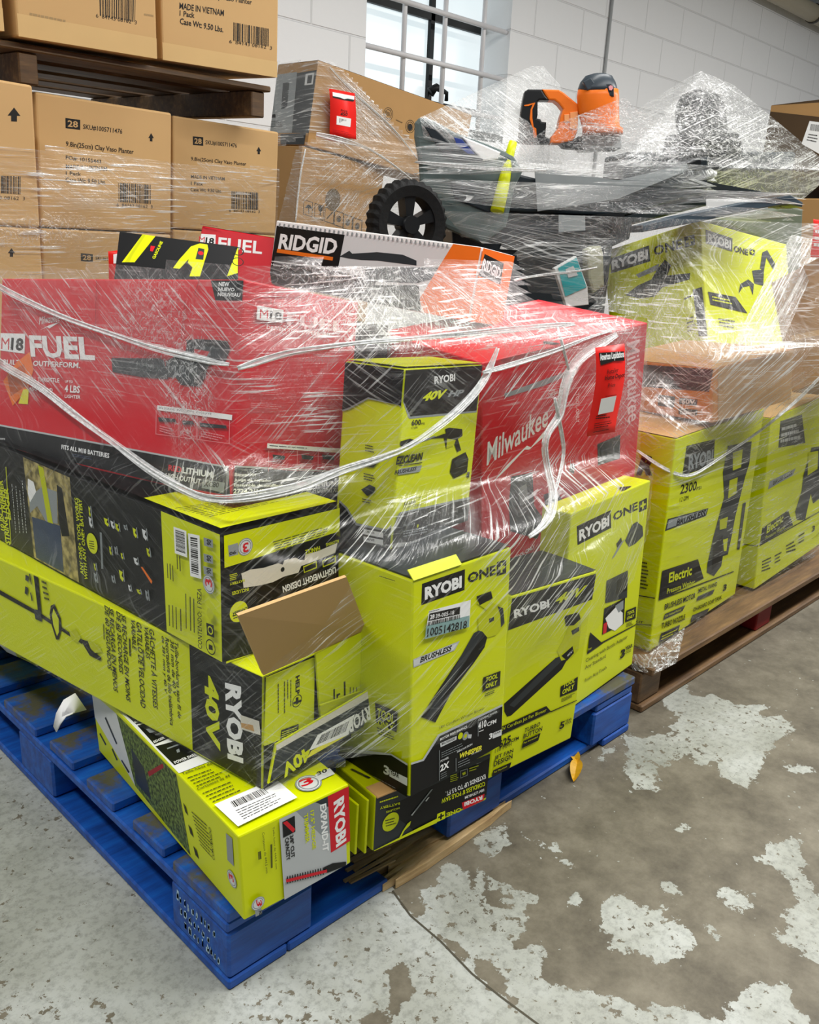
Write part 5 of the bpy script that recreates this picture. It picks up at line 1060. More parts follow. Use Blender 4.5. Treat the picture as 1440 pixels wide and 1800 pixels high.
def pF(b):
    tape(b, .14); b.t('F', INK, '9.8in(25cm) Clay Vaso Planter', A1(905,-30, 1275,32, 905,-66), .015); b.t('F', INK, 'MADE IN VIETNAM', A1(908,45, 1133,82, 909,12), .02); b.t('F', INK, '1 Pack', A1(909,80, 985,92, 910,52), .02); b.t('F', INK, 'Case Wt: 9.50 Lbs.', A1(910,122, 1130,165, 911,90), .02); b.bar('F', A1(1182,113, 1365,146, 1364,236, 1181,206), INK, 32); b.t('F', INK, '6  84143 08162  3', A1(1160,218, 1376,252, 1161,200))
PEf = (.387, 1.357, 1.376, 0, .06, -.0236, .344, .34, .29); PFf = (.7593, 1.3826, 1.3891, 0, .0641, -.0298, .36, .36, .29)
planter(PEf, 'brown planter carton on the upper wooden pallet, left of the one reading Case Wt', FR, pE)
planter(PFf, 'brown planter carton reading Case Wt, right end of the upper wooden pallet', FR, pF)
b = planter((.015, 1.36, 1.374, 0, .06, -.02, .345, .34, .29), 'brown planter carton at the top left corner on the upper wooden pallet', FR, lambda b: tape(b, .16))
HULLS['planter'] = HULLS['planter'][:6]
# upper wooden pallet between the planter rows
root = bpy.data.objects.new('wooden_pallet', None); COL.objects.link(root); root.matrix_world = Matrix.Translation((.05, 1.38, 1.282)) @ rot3(0.02, .04, -.012).to_4x4()
tag(root, 'dark wooden pallet between the upper and middle rows of planter cartons', 'pallet')
def up(name, x0, y0, z0, x1, y1, z1):
    bm = bmesh.new(); bm_box(bm, (0, 0, 0), (x1-x0, 0, 0), (0, y1-y0, 0), (0, 0, z1-z0), 0, .003); return meshobj(name, bm, [DKW], root, loc=(x0, y0, z0))
for k in range(5): up('deck_board', -.3, k*.2, .068, 1.06, k*.2+.13, .083)
for x0 in (-.25, .35, 1.0): up('stringer', x0, .01, .0, x0+.045, .93, .067)
# ---- air conditioner cartons at the back
AL = tuple(Vector((1.769, 2.164, .8384))-rot3(.0985, .05, .09) @ Vector((0, 0, .80)))+(.0985, .05, .09, .5, .5, 1.28)
b = Box('appliance_box', AL, CARD2, 'big brown carton with handling icons, left of the black spoked wheel', 'box', hull='ac')
b.p('L', mat('shadow_brown_print', '7a5a38', .7), M5(0,0, 380,780, 290,1400, 0,1400)) if 0 else None
for k, x in enumerate((355, 448, 535, 615, 690, 770)):
    w_ = 78; y = 1250+k*30
    for q in ((x,y, x+w_,y+26, x+w_,y+31, x,y+5), (x,y, x+4,y, x-2,y+125, x-6,y+125), (x-6,y+120, x+w_-6,y+146, x+w_-6,y+151, x-6,y+125), (x+w_-4,y+26, x+w_,y+26, x+w_-6,y+150, x+w_-10,y+150)): b.p('F', INK, M5(*q))
    if k == 0: b.p('F', INK, M5(365,1320, 385,1295, 410,1298, 428,1330, 400,1325, 400,1372, 394,1370, 394,1325))
    elif k == 1: b.p('F', INK, M5(478,1300, 515,1310, 512,1345, 498,1355, 500,1382, 510,1388, 480,1380, 492,1375, 492,1352, 478,1340))
    elif k == 2: b.p('F', INK, M5(x+12,y+100, x+18,y+105, x+66,y+50, x+60,y+45))
    else: b.c('F', INK, M5(x+36,y+75)[0], M5(x+36,y+48)[0], inner=.75); b.p('F', INK, M5(x+28,y+60, x+44,y+66, x+44,y+100, x+28,y+92))
b.c('F', mat('dim_logo_print', '5d4a30', .6), M5(600,1252)[0], M5(660,1270)[0]); b.full('T', CARD).seam(); b.done()
b = Box('appliance_box', (1.867, 2.181, 1.3264, -.09, .05, .12, .85, .30, .3146), CARD2, 'tall brown appliance carton with red price tag, below the window', 'box', hull='ac')
b.p('L', DGR, M5(-60,230, 465,158, 400,690, -60,690)); b.p('L', GRY, M5(110,200, 300,175, 255,690, 70,690)); b.p('L', DGR, M5(180,270, 235,262, 215,480, 165,490)); b.p('L', LGR, M5(372,192, 445,180, 432,280, 362,288)); b.p('L', DGR, M5(390,205, 430,198, 420,268, 383,273)); b.p('L', PLDG, M5(160,700, 375,690, 358,800, 158,800)); b.p('L', BLK, M5(85,535, 122,530, 118,560, 82,562)); b.l('L', DGR, M5(80,585, 190,580, 180,640, 72,645), 4)
for c, r in (((1068, 530), 44), ((1253, 635), 44)):
    cc = M5(*c)[0]; b.c('F', INK, cc, M5(c[0], c[1]-r-12)[0], inner=.93); b.c('F', INK, cc, M5(c[0], c[1]-r+4)[0], inner=.9); b.l('F', INK, M5(c[0]-20,c[1]-28, c[0]+22,c[1]-12, c[0]+20,c[1]+26, c[0]-22,c[1]+8), 4)
b.c('F', INK, M5(1253,640)[0], M5(1253,612)[0]); b.l('F', INK, M5(1132,572, 1190,600, 1190,612, 1132,584), 2); b.full('T', CARD2); b.done()
# ---- far carton at the right
b = plane_box('flat_box', at(1333,318,5.0), at(1600,300,4.5), at(1333,188,5.0), .5, mat('shaded_carton', '4c3a25', .75), 'brown carton with shade-darkened front and white label, far right in front of the white wall', 'box')  # shade on the front is put into the carton colour
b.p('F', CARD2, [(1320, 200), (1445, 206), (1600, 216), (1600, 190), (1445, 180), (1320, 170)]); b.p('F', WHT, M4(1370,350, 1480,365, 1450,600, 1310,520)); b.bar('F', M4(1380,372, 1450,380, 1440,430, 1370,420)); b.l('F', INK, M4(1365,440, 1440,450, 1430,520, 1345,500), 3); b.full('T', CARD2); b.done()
FB_ = b.corners; zb = min(c.z for c in FB_)
xs2 = sum(c.x for c in FB_)/8; ys2 = sum(c.y for c in FB_)/8
bm = bmesh.new(); abox(bm, xs2-.45, ys2-.22, .0, xs2+.45, ys2+.22, zb-.004, 0, .006)
tag(meshobj('box', bm, [CARD2]), 'tall brown carton far right underneath the shade-darkened carton with the white label', 'box')
b = plane_box('box', atr(1392,690,2.22), atr(1560,625,2.0), atr(1392,478,2.22), .25, CARD2, 'plain brown carton at the right edge, beside the tilted yellow carton', 'box', hull='rear'); b.p('F', CARD, [(1392, 600), (1560, 560), (1560, 550), (1392, 590)]); b.full('T', CARD2); b.done()

# ================================================================ STRETCH FILM
def film_mat(name, freq=1., seed=0., tint='f4f7f7'):
    m = bpy.data.materials.new(name); m.use_nodes = True; N = m.node_tree.nodes; L = m.node_tree.links; N.clear()
    out = N.new('ShaderNodeOutputMaterial'); uv = N.new('ShaderNodeUVMap'); at_ = N.new('ShaderNodeAttribute'); at_.attribute_name = 'film'
    cr = N.new('ShaderNodeAttribute'); cr.attribute_name = 'crumple'
    sep = N.new('ShaderNodeSeparateColor'); L.new(at_.outputs['Color'], sep.inputs[0])
    def MA(op, *a, clamp=False):
        n = N.new('ShaderNodeMath'); n.operation = op; n.use_clamp = clamp
        for i, q in enumerate(a):
            if isinstance(q, (int, float)): n.inputs[i].default_value = q
            else: L.new(q, n.inputs[i])
        return n.outputs[0]
    def noise(vec, sc, det=2, rough=.5, dist=0):
        n = N.new('ShaderNodeTexNoise'); n.inputs['Scale'].default_value = sc; n.inputs['Detail'].default_value = det; n.inputs['Roughness'].default_value = rough; n.inputs['Distortion'].default_value = dist
        L.new(vec, n.inputs['Vector']); return n.outputs['Fac']
    def smooth(x, a, b):
        n = N.new('ShaderNodeMapRange'); n.interpolation_type = 'SMOOTHSTEP'; n.inputs[1].default_value = a; n.inputs[2].default_value = b; L.new(x, n.inputs[0]); return n.outputs[0]
    def fold_glint(deg, off):  # white streaks: milky folds plus wrinkle glints painted in as diffuse white
        mp = N.new('ShaderNodeMapping'); mp.inputs['Rotation'].default_value = (0, 0, math.radians(-deg)); mp.inputs['Location'].default_value = (off+seed, off*2.3, seed)
        L.new(uv.outputs[0], mp.inputs['Vector'])
        m2 = N.new('ShaderNodeMapping'); m2.inputs['Scale'].default_value = (9*freq, 250*freq, 1); L.new(mp.outputs[0], m2.inputs['Vector'])
        m3 = N.new('ShaderNodeMapping'); m3.inputs['Scale'].default_value = (3*freq, 75*freq, 1); L.new(mp.outputs[0], m3.inputs['Vector'])
        a = noise(m2.outputs[0], 1, 2.5, .6, .25); b = noise(m3.outputs[0], 1, 2, .5, .3)
        gate = smooth(noise(mp.outputs[0], 9*freq, 2), .36, .56)
        fine = MA('MULTIPLY', MA('MULTIPLY', smooth(a, .56, .63), gate), 1.9)
        return MA('ADD', fine, MA('MULTIPLY', smooth(b, .56, .74), .45)), MA('ADD', a, MA('MULTIPLY', b, .8))
    h, hb = fold_glint(2, 0); u_, ub = fold_glint(38, 3.7); d_, db = fold_glint(-27, 8.1)
    st = MA('ADD', MA('ADD', MA('MULTIPLY', h, sep.outputs[1]), MA('MULTIPLY', u_, sep.outputs[2])), MA('MULTIPLY', d_, at_.outputs['Alpha']))
    hb_ = MA('ADD', MA('ADD', MA('MULTIPLY', hb, sep.outputs[1]), MA('MULTIPLY', ub, sep.outputs[2])), MA('MULTIPLY', db, at_.outputs['Alpha']))
    # sep blue holds the upward diagonal, alpha the downward one
    vo = N.new('ShaderNodeTexNoise'); vo.inputs['Scale'].default_value = 55*freq; vo.inputs['Detail'].default_value = 3; vo.inputs['Distortion'].default_value = 1.6; L.new(uv.outputs[0], vo.inputs['Vector'])
    ridge = smooth(MA('ABSOLUTE', MA('SUBTRACT', vo.outputs['Fac'], .5)), .045, .0)
    cru = MA('MULTIPLY', MA('MULTIPLY', ridge, cr.outputs['Fac']), 1.0)
    big = noise(uv.outputs[0], 7, 4, .6)
    milk = MA('MULTIPLY', sep.outputs[0], MA('ADD', .1, MA('MULTIPLY', big, 1.25)))
    alpha = MA('ADD', MA('ADD', milk, st), MA('MULTIPLY', cru, .8), clamp=True)
    alpha = MA('MULTIPLY', alpha, .93)
    dif = N.new('ShaderNodeBsdfDiffuse'); dif.inputs[0].default_value = lin(tint)+(1,)
    tra = N.new('ShaderNodeBsdfTranslucent'); tra.inputs[0].default_value = lin(tint)+(1,)
    glo = N.new('ShaderNodeBsdfGlossy'); glo.inputs['Roughness'].default_value = .22
    bp = N.new('ShaderNodeBump'); bp.inputs['Strength'].default_value = .9; bp.inputs['Distance'].default_value = .006
    L.new(MA('ADD', MA('MULTIPLY', hb_, .6), MA('MULTIPLY', vo.outputs['Fac'], MA('MULTIPLY', cr.outputs['Fac'], 1.6))), bp.inputs['Height'])
    for q in (dif, glo): L.new(bp.outputs[0], q.inputs['Normal'])
    def mix(f, a, b):
        n = N.new('ShaderNodeMixShader')
        if isinstance(f, float): n.inputs[0].default_value = f
        else: L.new(f, n.inputs[0])
        L.new(a.outputs[0], n.inputs[1]); L.new(b.outputs[0], n.inputs[2]); return n
    body = mix(.35, dif, tra); body = mix(.22, body, glo)
    tr_ = N.new('ShaderNodeBsdfTransparent')
    clear = mix(.03, tr_, glo)
    L.new(mix(alpha, clear, body).outputs[0], out.inputs['Surface'])
    return m
def chull(P):
    P = sorted(set((round(x, 5), round(y, 5)) for x, y in P))
    if len(P) < 3: return P
    def half(Q):
        h = []
        for p in Q:
            while len(h) > 1 and (h[-1][0]-h[-2][0])*(p[1]-h[-2][1])-(h[-1][1]-h[-2][1])*(p[0]-h[-2][0]) <= 0: h.pop()
            h.append(p)
        return h[:-1]
    return half(P)+half(P[::-1])
def not_in(h, x, y):
    return any((h[j][0]-h[j-1][0])*(y-h[j-1][1])-(h[j][1]-h[j-1][1])*(x-h[j-1][0]) < .03*math.hypot(h[j][0]-h[j-1][0], h[j][1]-h[j-1][1]) for j in range(len(h)))
def lobe_eval(x, y, base, lobes):
    v = list(base)
    for (cx, cy, rx, ry), val in lobes:
        k = math.exp(-(((x-cx)/rx)**2+((y-cy)/ry)**2)**2)
        if k > .01: v = [a*(1-k)+b*k for a, b in zip(v, val)]
    return v
def wrap(name, groups, ctr, z0, z1, dz, keep, base, lobes, m, label, off=.006, win=.035, n=420, rough=.0003, face_limit=.12, slope=2.2):
    cx0, cy0 = ctr; CTR = {}; lev = int((z1-z0)/dz)+1; rows = []
    for i in range(lev):
        z = z0+dz*i; P = []
        for g in groups:
            for a in range(len(g)):
                p = g[a]
                if abs(p.z-z) <= win: P.append((p.x, p.y))
                for q in g[a+1:]:
                    for zz in (z-win, z, z+win):
                        if (p.z-zz)*(q.z-zz) < 0:
                            t = (zz-p.z)/(q.z-p.z); P.append((p.x+(q.x-p.x)*t, p.y+(q.y-p.y)*t))
        h = chull(P)
        if len(h) < 3: rows.append(None); continue
        cx, cy = CTR[i] = (sum(q[0] for q in h)/len(h), sum(q[1] for q in h)/len(h)) if not_in(h, cx0, cy0) else (cx0, cy0)
        r = []
        for k in range(n):
            th = 2*math.pi*k/n; dx, dy = math.cos(th), math.sin(th); best = None
            for j in range(len(h)):
                ax, ay = h[j-1][0]-cx, h[j-1][1]-cy; bx, by = h[j][0]-cx, h[j][1]-cy
                den = dx*(by-ay)-dy*(bx-ax)
                if abs(den) < 1e-9: continue
                t = (ax*(by-ay)-ay*(bx-ax))/den; s = (ax*dy-ay*dx)/den
                if -1e-6 <= s <= 1+1e-6 and t > 0 and (best is None or t > best): best = t
            r.append(best)
        rows.append(r)
    for k in range(n):
        vals = [rows[i][k] if rows[i] else None for i in range(lev)]
        for i in range(lev):
            if vals[i] is None: continue
            w_ = [vals[j] for j in range(max(0, i-1), min(lev, i+2)) if vals[j] is not None and CTR[j] == CTR[i]]
            rows[i][k] = max(vals[i], sum(w_)/len(w_))
    for k in range(n):
        for rng in (range(1, lev), range(lev-2, -1, -1)):
            for i in rng:
                j = i-1 if rng.step > 0 else i+1
                if rows[i] and rows[j] and rows[i][k] is not None and rows[j][k] is not None and CTR[i] == CTR[j]: rows[i][k] = max(rows[i][k], rows[j][k]-dz*slope)
    bm = bmesh.new(); uvl = bm.loops.layers.uv.new('UVMap')
    cl = bm.verts.layers.float_color.new('film'); cf = bm.verts.layers.float.new('crumple')
    V = {}; arc = None
    mid = next(r for r in rows[len(rows)//2:]+rows if r and None not in r); arc = [0]
    for k in range(1, n+1):
        a = (mid[k-1]*math.cos(2*math.pi*(k-1)/n), mid[k-1]*math.sin(2*math.pi*(k-1)/n)); b_ = (mid[k % n]*math.cos(2*math.pi*k/n), mid[k % n]*math.sin(2*math.pi*k/n))
        arc.append(arc[-1]+math.hypot(a[0]-b_[0], a[1]-b_[1]))
    rnd = random.Random(3)
    for i in range(lev):
        if not rows[i]: continue
        cx, cy = CTR[i]
        for k in range(n):
            if rows[i][k] is None: continue
            th = 2*math.pi*k/n; rr = rows[i][k]+off+rnd.random()*rough
            V[i, k] = bm.verts.new((cx+rr*math.cos(th), cy+rr*math.sin(th), z0+dz*i))
    for v in V.values():
        x, y = proj(v.co); e = lobe_eval(x, y, base, lobes); v[cl] = e[:4]; v[cf] = e[4]
    for i in range(lev-1):
        for k in range(n):
            q = [(i, k), (i, (k+1) % n), (i+1, (k+1) % n), (i+1, k)]
            if any(t not in V for t in q): continue
            if max((V[q[a]].co-V[q[a-1]].co).length for a in range(4)) > .16: continue
            c = sum((V[t].co for t in q), Vector())/4
            nn = (V[q[1]].co-V[q[0]].co).cross(V[q[3]].co-V[q[0]].co)
            if nn.length and nn.normalized().dot((c-EYE).normalized()) > face_limit: continue
            if not inside(keep, *proj(c)): continue
            f = bm.faces.new([V[t] for t in q]); f.smooth = True
            for lp, t in zip(f.loops, ((k, i), (k+1, i), (k+1, i+1), (k, i+1))): lp[uvl].uv = (arc[t[0]], z0+dz*t[1])
    loose = [v for v in bm.verts if not v.link_faces]; bmesh.ops.delete(bm, geom=loose, context='VERTS')
    bvh = BVHTree.FromBMesh(bm); bvv = bm.copy()
    o = tag(meshobj(name, bm, [m]), label, 'plastic wrap'); bvv.free()
    return o, bvh
STR = None
def strand_mat(name='gathered_film', lo=.45, hi=.95, sc=130):
    m, N, L, b = nt(name); b.inputs['Base Color'].default_value = (.86, .88, .88, 1); b.inputs['Roughness'].default_value = .25
    tc = N.new('ShaderNodeTexCoord'); n = N.new('ShaderNodeTexNoise'); n.inputs['Scale'].default_value = sc; n.inputs['Detail'].default_value = 4; L.new(tc.outputs['Object'], n.inputs['Vector'])
    r = N.new('ShaderNodeMapRange'); r.inputs[1].default_value = .3; r.inputs[2].default_value = .62; r.inputs[3].default_value = lo; r.inputs[4].default_value = hi; L.new(n.outputs['Fac'], r.inputs[0]); L.new(r.outputs[0], b.inputs['Alpha'])
    bp = N.new('ShaderNodeBump'); bp.inputs['Strength'].default_value = .8; bp.inputs['Distance'].default_value = .004; L.new(n.outputs['Fac'], bp.inputs['Height']); L.new(bp.outputs[0], b.inputs['Normal'])
    return m
STR = strand_mat(); STR2 = strand_mat('gathered_film_sheet', .3, .65, 45)
def strand(parent, bvh, pts, width, flat=.35, name='film_rope', lift=.003):
    """a rolled edge of film running over the wrap"""
    P = []; q = [Vector((a, b_)) for a, b_ in pts]
    for i in range(len(q)-1):
        p0 = q[max(i-1, 0)]; p1 = q[i]; p2 = q[i+1]; p3 = q[min(i+2, len(q)-1)]
        k = max(2, int((p2-p1).length/9))
        for j in range(k):
            t = j/k; P.append(.5*((2*p1)+(p2-p0)*t+(2*p0-5*p1+4*p2-p3)*t*t+(3*p1-p0-3*p2+p3)*t**3))
    P.append(q[-1]); W_ = []
    last = 1.6
    for c in P:
        d = ray(c.x, c.y).normalized(); loc, nn, idx, dist = bvh.ray_cast(EYE, d)
        if loc is None:
            loc = EYE+d*last
        else: last = dist
        W_.append(loc-d*lift)
    for _ in range(3): W_ = [W_[0]]+[(W_[i-1]+W_[i]*2+W_[i+1])/4 for i in range(1, len(W_)-1)]+[W_[-1]]
    bm = bmesh.new(); N_ = len(W_); rnd = random.Random(len(pts)*7+N_)
    fr = []
    for i, p in enumerate(W_):
        t = (W_[min(i+1, N_-1)]-W_[max(i-1, 0)]).normalized(); v = (p-EYE).normalized(); sd = t.cross(v).normalized(); fr.append((p, sd, sd.cross(t)))
    k_ = max(4, int(width/.0011))
    for j in range(k_):
        ph, am, f_ = rnd.uniform(0, 6), rnd.uniform(.12, .3), rnd.uniform(.05, .12); o0 = (j+.5)/k_*2-1; Q = []; r_ = []
        for i, (p, sd, u) in enumerate(fr):
            tp = min(1, .45+.14*i, .45+.14*(N_-1-i))
            Q.append(p+sd*width*tp*(o0*(.75+.25*math.sin(i*.11+1))+am*math.sin(i*f_+ph))+u*width*flat*math.sin(i*f_*1.7+ph)*.6)
            r_.append(rnd.uniform(.0005, .0009)+(.0006 if j in (0, k_-1) else 0)+(.0005*math.sin(i*.3+ph)))
        tube(bm, Q, [max(.0003, x) for x in r_], 5)
    L_ = []
    for i, (p, sd, u) in enumerate(fr):
        tp = min(1, .3+.14*i, .3+.14*(N_-1-i))*width*(.8+.2*math.sin(i*.2))
        L_.append([bm.verts.new(p+sd*tp*q+u*width*.08*(1-q*q)) for q in (-1, -.5, 0, .5, 1)])
    for i in range(N_-1):
        for q in range(4):
            f = bm.faces.new((L_[i][q], L_[i+1][q], L_[i+1][q+1], L_[i][q+1])); f.material_index = 1; f.smooth = True
    return meshobj(name, bm, [STR, STR2], parent)
# lobes: (cx, cy, rx, ry), (milk, fold and painted-glint streaks horizontal, up-right, down-right, crumple); film colour channels R milk, G horizontal, B up-right, A down-right
KF = [(-400, 500), (-100, 488), (225, 462), (330, 466), (430, 476), (500, 455), (700, 470), (850, 442), (908, 446), (925, 522), (1139, 560), (1200, 590), (1180, 900), (1148, 905), (1118, 1010), (1030, 1130), (900, 1190), (872, 1262), (735, 1330), (640, 1322), (560, 1370), (462, 1400), (340, 1325), (200, 1250), (67, 1180), (-300, 1000)]
LF = [((200, 600, 330, 130), (.20, .12, .0, .42, .12)), ((90, 760, 250, 60), (.02, .0, .0, .05, 0)), ((270, 560, 60, 90), (.25, .1, .1, .3, .55)), ((330, 680, 45, 110), (.22, .0, .1, .3, .75)), ((380, 830, 90, 40), (.14, .05, .1, .4, .2)),
      ((520, 640, 110, 140), (.24, .62, .42, .0, .15)), ((505, 540, 90, 40), (.34, .7, .1, .1, .25)), ((510, 840, 100, 36), (.12, .35, .35, .0, .15)),
      ((690, 560, 150, 75), (.26, .6, .25, .25, .4)), ((840, 530, 90, 70), (.36, .6, .3, .1, .55)), ((620, 480, 150, 22), (.28, .5, .1, .2, .6)), ((700, 440, 180, 22), (.06, .12, .0, .0, .1)),
      ((650, 670, 60, 60), (.05, .1, .5, .2, .0)), ((780, 690, 70, 50), (.04, .05, .12, .25, .0)), ((660, 780, 60, 70), (.08, .15, .4, .0, .0)), ((770, 810, 60, 80), (.02, .16, .05, .0, .0)), ((760, 905, 90, 40), (.1, .55, .45, 0, .1)),
      ((1000, 595, 150, 45), (.5, .6, .4, .0, .3)), ((960, 700, 110, 60), (.12, .2, .7, .0, .1)), ((880, 780, 50, 70), (.0, .05, .06, .0, .0)), ((980, 860, 120, 60), (.16, .25, .7, .0, .15)), ((1090, 680, 45, 110), (.34, .1, .3, .2, .3)),
      ((920, 950, 90, 60), (.14, .1, .95, .0, .1)), ((690, 960, 90, 40), (.12, .1, .85, .0, .1)), ((960, 1040, 80, 60), (.10, .05, .85, .0, .05)), ((1090, 960, 50, 90), (.1, .05, .6, .0, .1)), ((800, 1120, 90, 120), (.0, .0, .3, .0, .0)), ((785, 1085, 48, 42), (.0, .0, .03, .0, .0)), ((780, 1035, 60, 30), (.0, .0, .12, .0, .0)),
      ((650, 1120, 60, 140), (.0, .0, .06, .0, .0)), ((680, 1270, 80, 50), (.04, .1, .6, .1, .1)), ((520, 960, 110, 60), (.0, .0, .2, .0, .0)), ((180, 960, 260, 110), (.012, .0, .0, .05, .0)), ((540, 1085, 90, 60), (.0, .0, .42, .0, .0)), ((560, 1300, 110, 50), (.05, .1, .3, .1, .15))]
FM = film_mat('stretch_film_front')
fw, FB = wrap('stretch_wrap', HULLS['front'], (.52, .30), .27, 1.02, .0125, KF, (.02, .03, .11, .06, .0), LF, FM, 'clear wrinkled stretch wrap around the boxes on the blue pallet')
for pts, wd, fl in (([(-40, 478), (0, 505), (93, 550), (200, 588), (283, 614), (383, 637), (402, 640)], .0055, .3),
    ([(-30, 615), (0, 640), (67, 678), (133, 728), (200, 778), (267, 828), (333, 866), (370, 878), (430, 877), (520, 858), (607, 824), (680, 800), (730, 778), (795, 730), (842, 682), (866, 640), (876, 612)], .0062, .35),
    ([(418, 648), (500, 622), (560, 612), (640, 602), (780, 590), (920, 577), (1010, 570)], .0045, .3),
    ([(1085, 588), (1045, 612), (1010, 640), (992, 690), (985, 735), (968, 752), (958, 780), (962, 820), (974, 870), (968, 905), (950, 930), (930, 943)], .0085, .15),
    ([(975, 700), (982, 735), (992, 790), (985, 830), (972, 880)], .003, .4), ([(850, 655), (960, 622), (1040, 592), (1075, 582)], .004, .3), ([(980, 575), (992, 620), (1000, 650)], .002, .4)):
    strand(fw, FB, pts, wd, fl)
# loose strip of clear tape hanging under the price tag
chestpts = [pl(790, 330), pl(1240, 276), pl(1240, 345), pl(1062, 560), pl(800, 520)]; back = Vector((.62, .785, 0))*.3
casep = [Vector(v) for v in ((0, 0, 0),)]
G_rear = list(HULLS['rear'])+[[p-back.normalized()*.06 for p in chestpts]+[p+back for p in chestpts], [atr(874, 372, 2.38), atr(897, 268, 2.38), atr(904, 250, 2.38)], [bl_(975, 470)-back*.1, bl_(1030, 450)-back*.1, bl_(1000, 535)-back*.1], [hop(728, 212), hop(905, 275), hop(730, 300), hop(850, 430)], [ty(1130, 400), ty(1412, 356), ty(1412, 366)]]
KR = [(640, 400), (690, 330), (722, 285), (735, 240), (800, 250), (905, 285), (1000, 285), (1240, 278), (1330, 300), (1412, 340), (1500, 350), (1600, 700), (1500, 1030), (1320, 1130), (1200, 1190), (1100, 1200), (1100, 800), (1140, 560), (930, 512), (905, 440), (780, 405), (690, 420)]
LR = [((830, 200, 90, 60), (.5, .1, .5, .0, .6)), ((950, 140, 35, 30), (.3, .0, .1, .1, .6)), ((820, 300, 110, 60), (.26, .3, .05, .35, .15)), ((830, 400, 120, 70), (.24, .05, .2, .55, .1)), ((960, 330, 90, 60), (.2, .5, .2, .1, .4)), ((1080, 300, 150, 30), (.42, .7, .0, .05, .2)), ((1010, 260, 100, 22), (.22, .4, .1, .0, .6)),
      ((1165, 335, 85, 35), (.02, .06, .04, .06, .35)), ((1040, 390, 90, 30), (.12, .15, .1, .1, .35)), ((980, 490, 90, 50), (.05, .05, .1, .25, .05)), ((1140, 225, 110, 38), (.3, .25, .1, .25, 1.0)), ((1215, 160, 40, 26), (.16, .05, .1, .1, .5)), ((1290, 225, 80, 45), (.35, .2, .15, .3, 1.0)), ((1340, 310, 130, 40), (.5, .3, .05, .9, .5)), ((1430, 330, 60, 60), (.7, .3, .0, .6, .6)), ((1330, 400, 90, 40), (.25, .1, .4, .1, .2)),
      ((1150, 460, 90, 60), (.01, .04, .12, .0, .22)), ((1140, 540, 80, 40), (.3, .8, .15, .0, .4)), ((1310, 490, 80, 80), (.03, .05, .25, .0, .1)), ((1260, 600, 150, 34), (.5, .9, .1, .1, .45)), ((1330, 680, 110, 70), (.3, .2, .8, .0, .15)), ((1190, 680, 70, 50), (.14, .25, .25, .35, .25)), ((1180, 800, 70, 60), (.1, .1, .1, .5, .0)), ((1260, 880, 120, 90), (.05, .35, .1, .0, .0)), ((1390, 850, 90, 120), (.12, .4, .15, .0, .0)), ((1250, 1060, 120, 80), (.04, .15, .1, .0, .0)), ((1165, 1000, 60, 120), (.0, .03, .0, .0, .0)), ((1160, 1160, 60, 30), (.2, .1, .2, .2, .8))]
FMR = film_mat('stretch_film_rear', .9, 5.3)
rw, RB = wrap('stretch_wrap', G_rear, (1.75, .55), .06, 1.30, .014, KR, (.08, .22, .15, .1, .1), LR, FMR, 'clear wrinkled stretch wrap around the tools and boxes on the brown pallet', win=.03, n=460)
for pts, wd, fl in (([(1455, 650), (1400, 705), (1330, 762), (1265, 806), (1225, 832), (1205, 838), (1165, 822), (1120, 792)], .004, .3), ([(905, 492), (940, 485), (1010, 478), (1050, 470)], .003, .4), ([(730, 285), (800, 292), (900, 298), (960, 300)], .004, .2)):
    strand(rw, RB, pts, wd, fl)
def film_sheet(parent, name, pts, m, base, lobes, faces=None, hull=False, maxlen=.03, uvdir=None):
    """taut film between given points, finely divided"""
    bm = bmesh.new(); uvl = bm.loops.layers.uv.new('UVMap'); cl = bm.verts.layers.float_color.new('film'); cf = bm.verts.layers.float.new('crumple')
    vs = [bm.verts.new(p) for p in pts]
    if hull:
        r = bmesh.ops.convex_hull(bm, input=vs); bmesh.ops.delete(bm, geom=[v for v in bm.verts if not v.link_faces], context='VERTS')
        bmesh.ops.recalc_face_normals(bm, faces=bm.faces[:])
        bmesh.ops.delete(bm, geom=[f for f in bm.faces if f.normal.dot(f.calc_center_median()-EYE) > 0], context='FACES')
    else:
        for f in faces: bm.faces.new([vs[i] for i in f])
    for _ in range(7):
        es = [e for e in bm.edges if e.calc_length() > maxlen]
        if not es: break
        bmesh.ops.subdivide_edges(bm, edges=es, cuts=1, use_grid_fill=True)
    bmesh.ops.triangulate(bm, faces=[f for f in bm.faces if len(f.verts) > 4])
    rnd = random.Random(2)
    for v in bm.verts:
        e = lobe_eval(*proj(v.co), base, lobes); v[cl] = e[:4]; v[cf] = e[4]
    U = (uvdir or Vector((.707, -.707, 0))).normalized(); Wv = U.cross(Vector((-.66, -.75, 0))).normalized()
    for f in bm.faces:
        f.smooth = True
        for lp in f.loops: lp[uvl].uv = (lp.vert.co.dot(U), lp.vert.co.dot(Wv))
    bvh = BVHTree.FromBMesh(bm)
    o = meshobj(name, bm, [m], parent); return o, bvh
TA, _ = film_sheet(rw, 'film_peak', [atr(935, 116, 2.98), atr(955, 116, 2.98), atr(985, 150, 3.0), hop(738, 208)+Vector((-.01, -.01, 0)), hop(905, 285), atr(990, 290, 2.98), atr(1000, 230, 2.98), hop(745, 240)], FMR, (.22, .05, .55, .05, .35), [((880, 190, 70, 60), (.5, .05, .7, .0, .4)), ((955, 145, 30, 30), (.25, .0, .1, .1, .5)), ((800, 230, 60, 30), (.3, .2, .4, .1, .5)), ((950, 230, 40, 50), (.35, .1, .1, .1, .6))], hull=True)
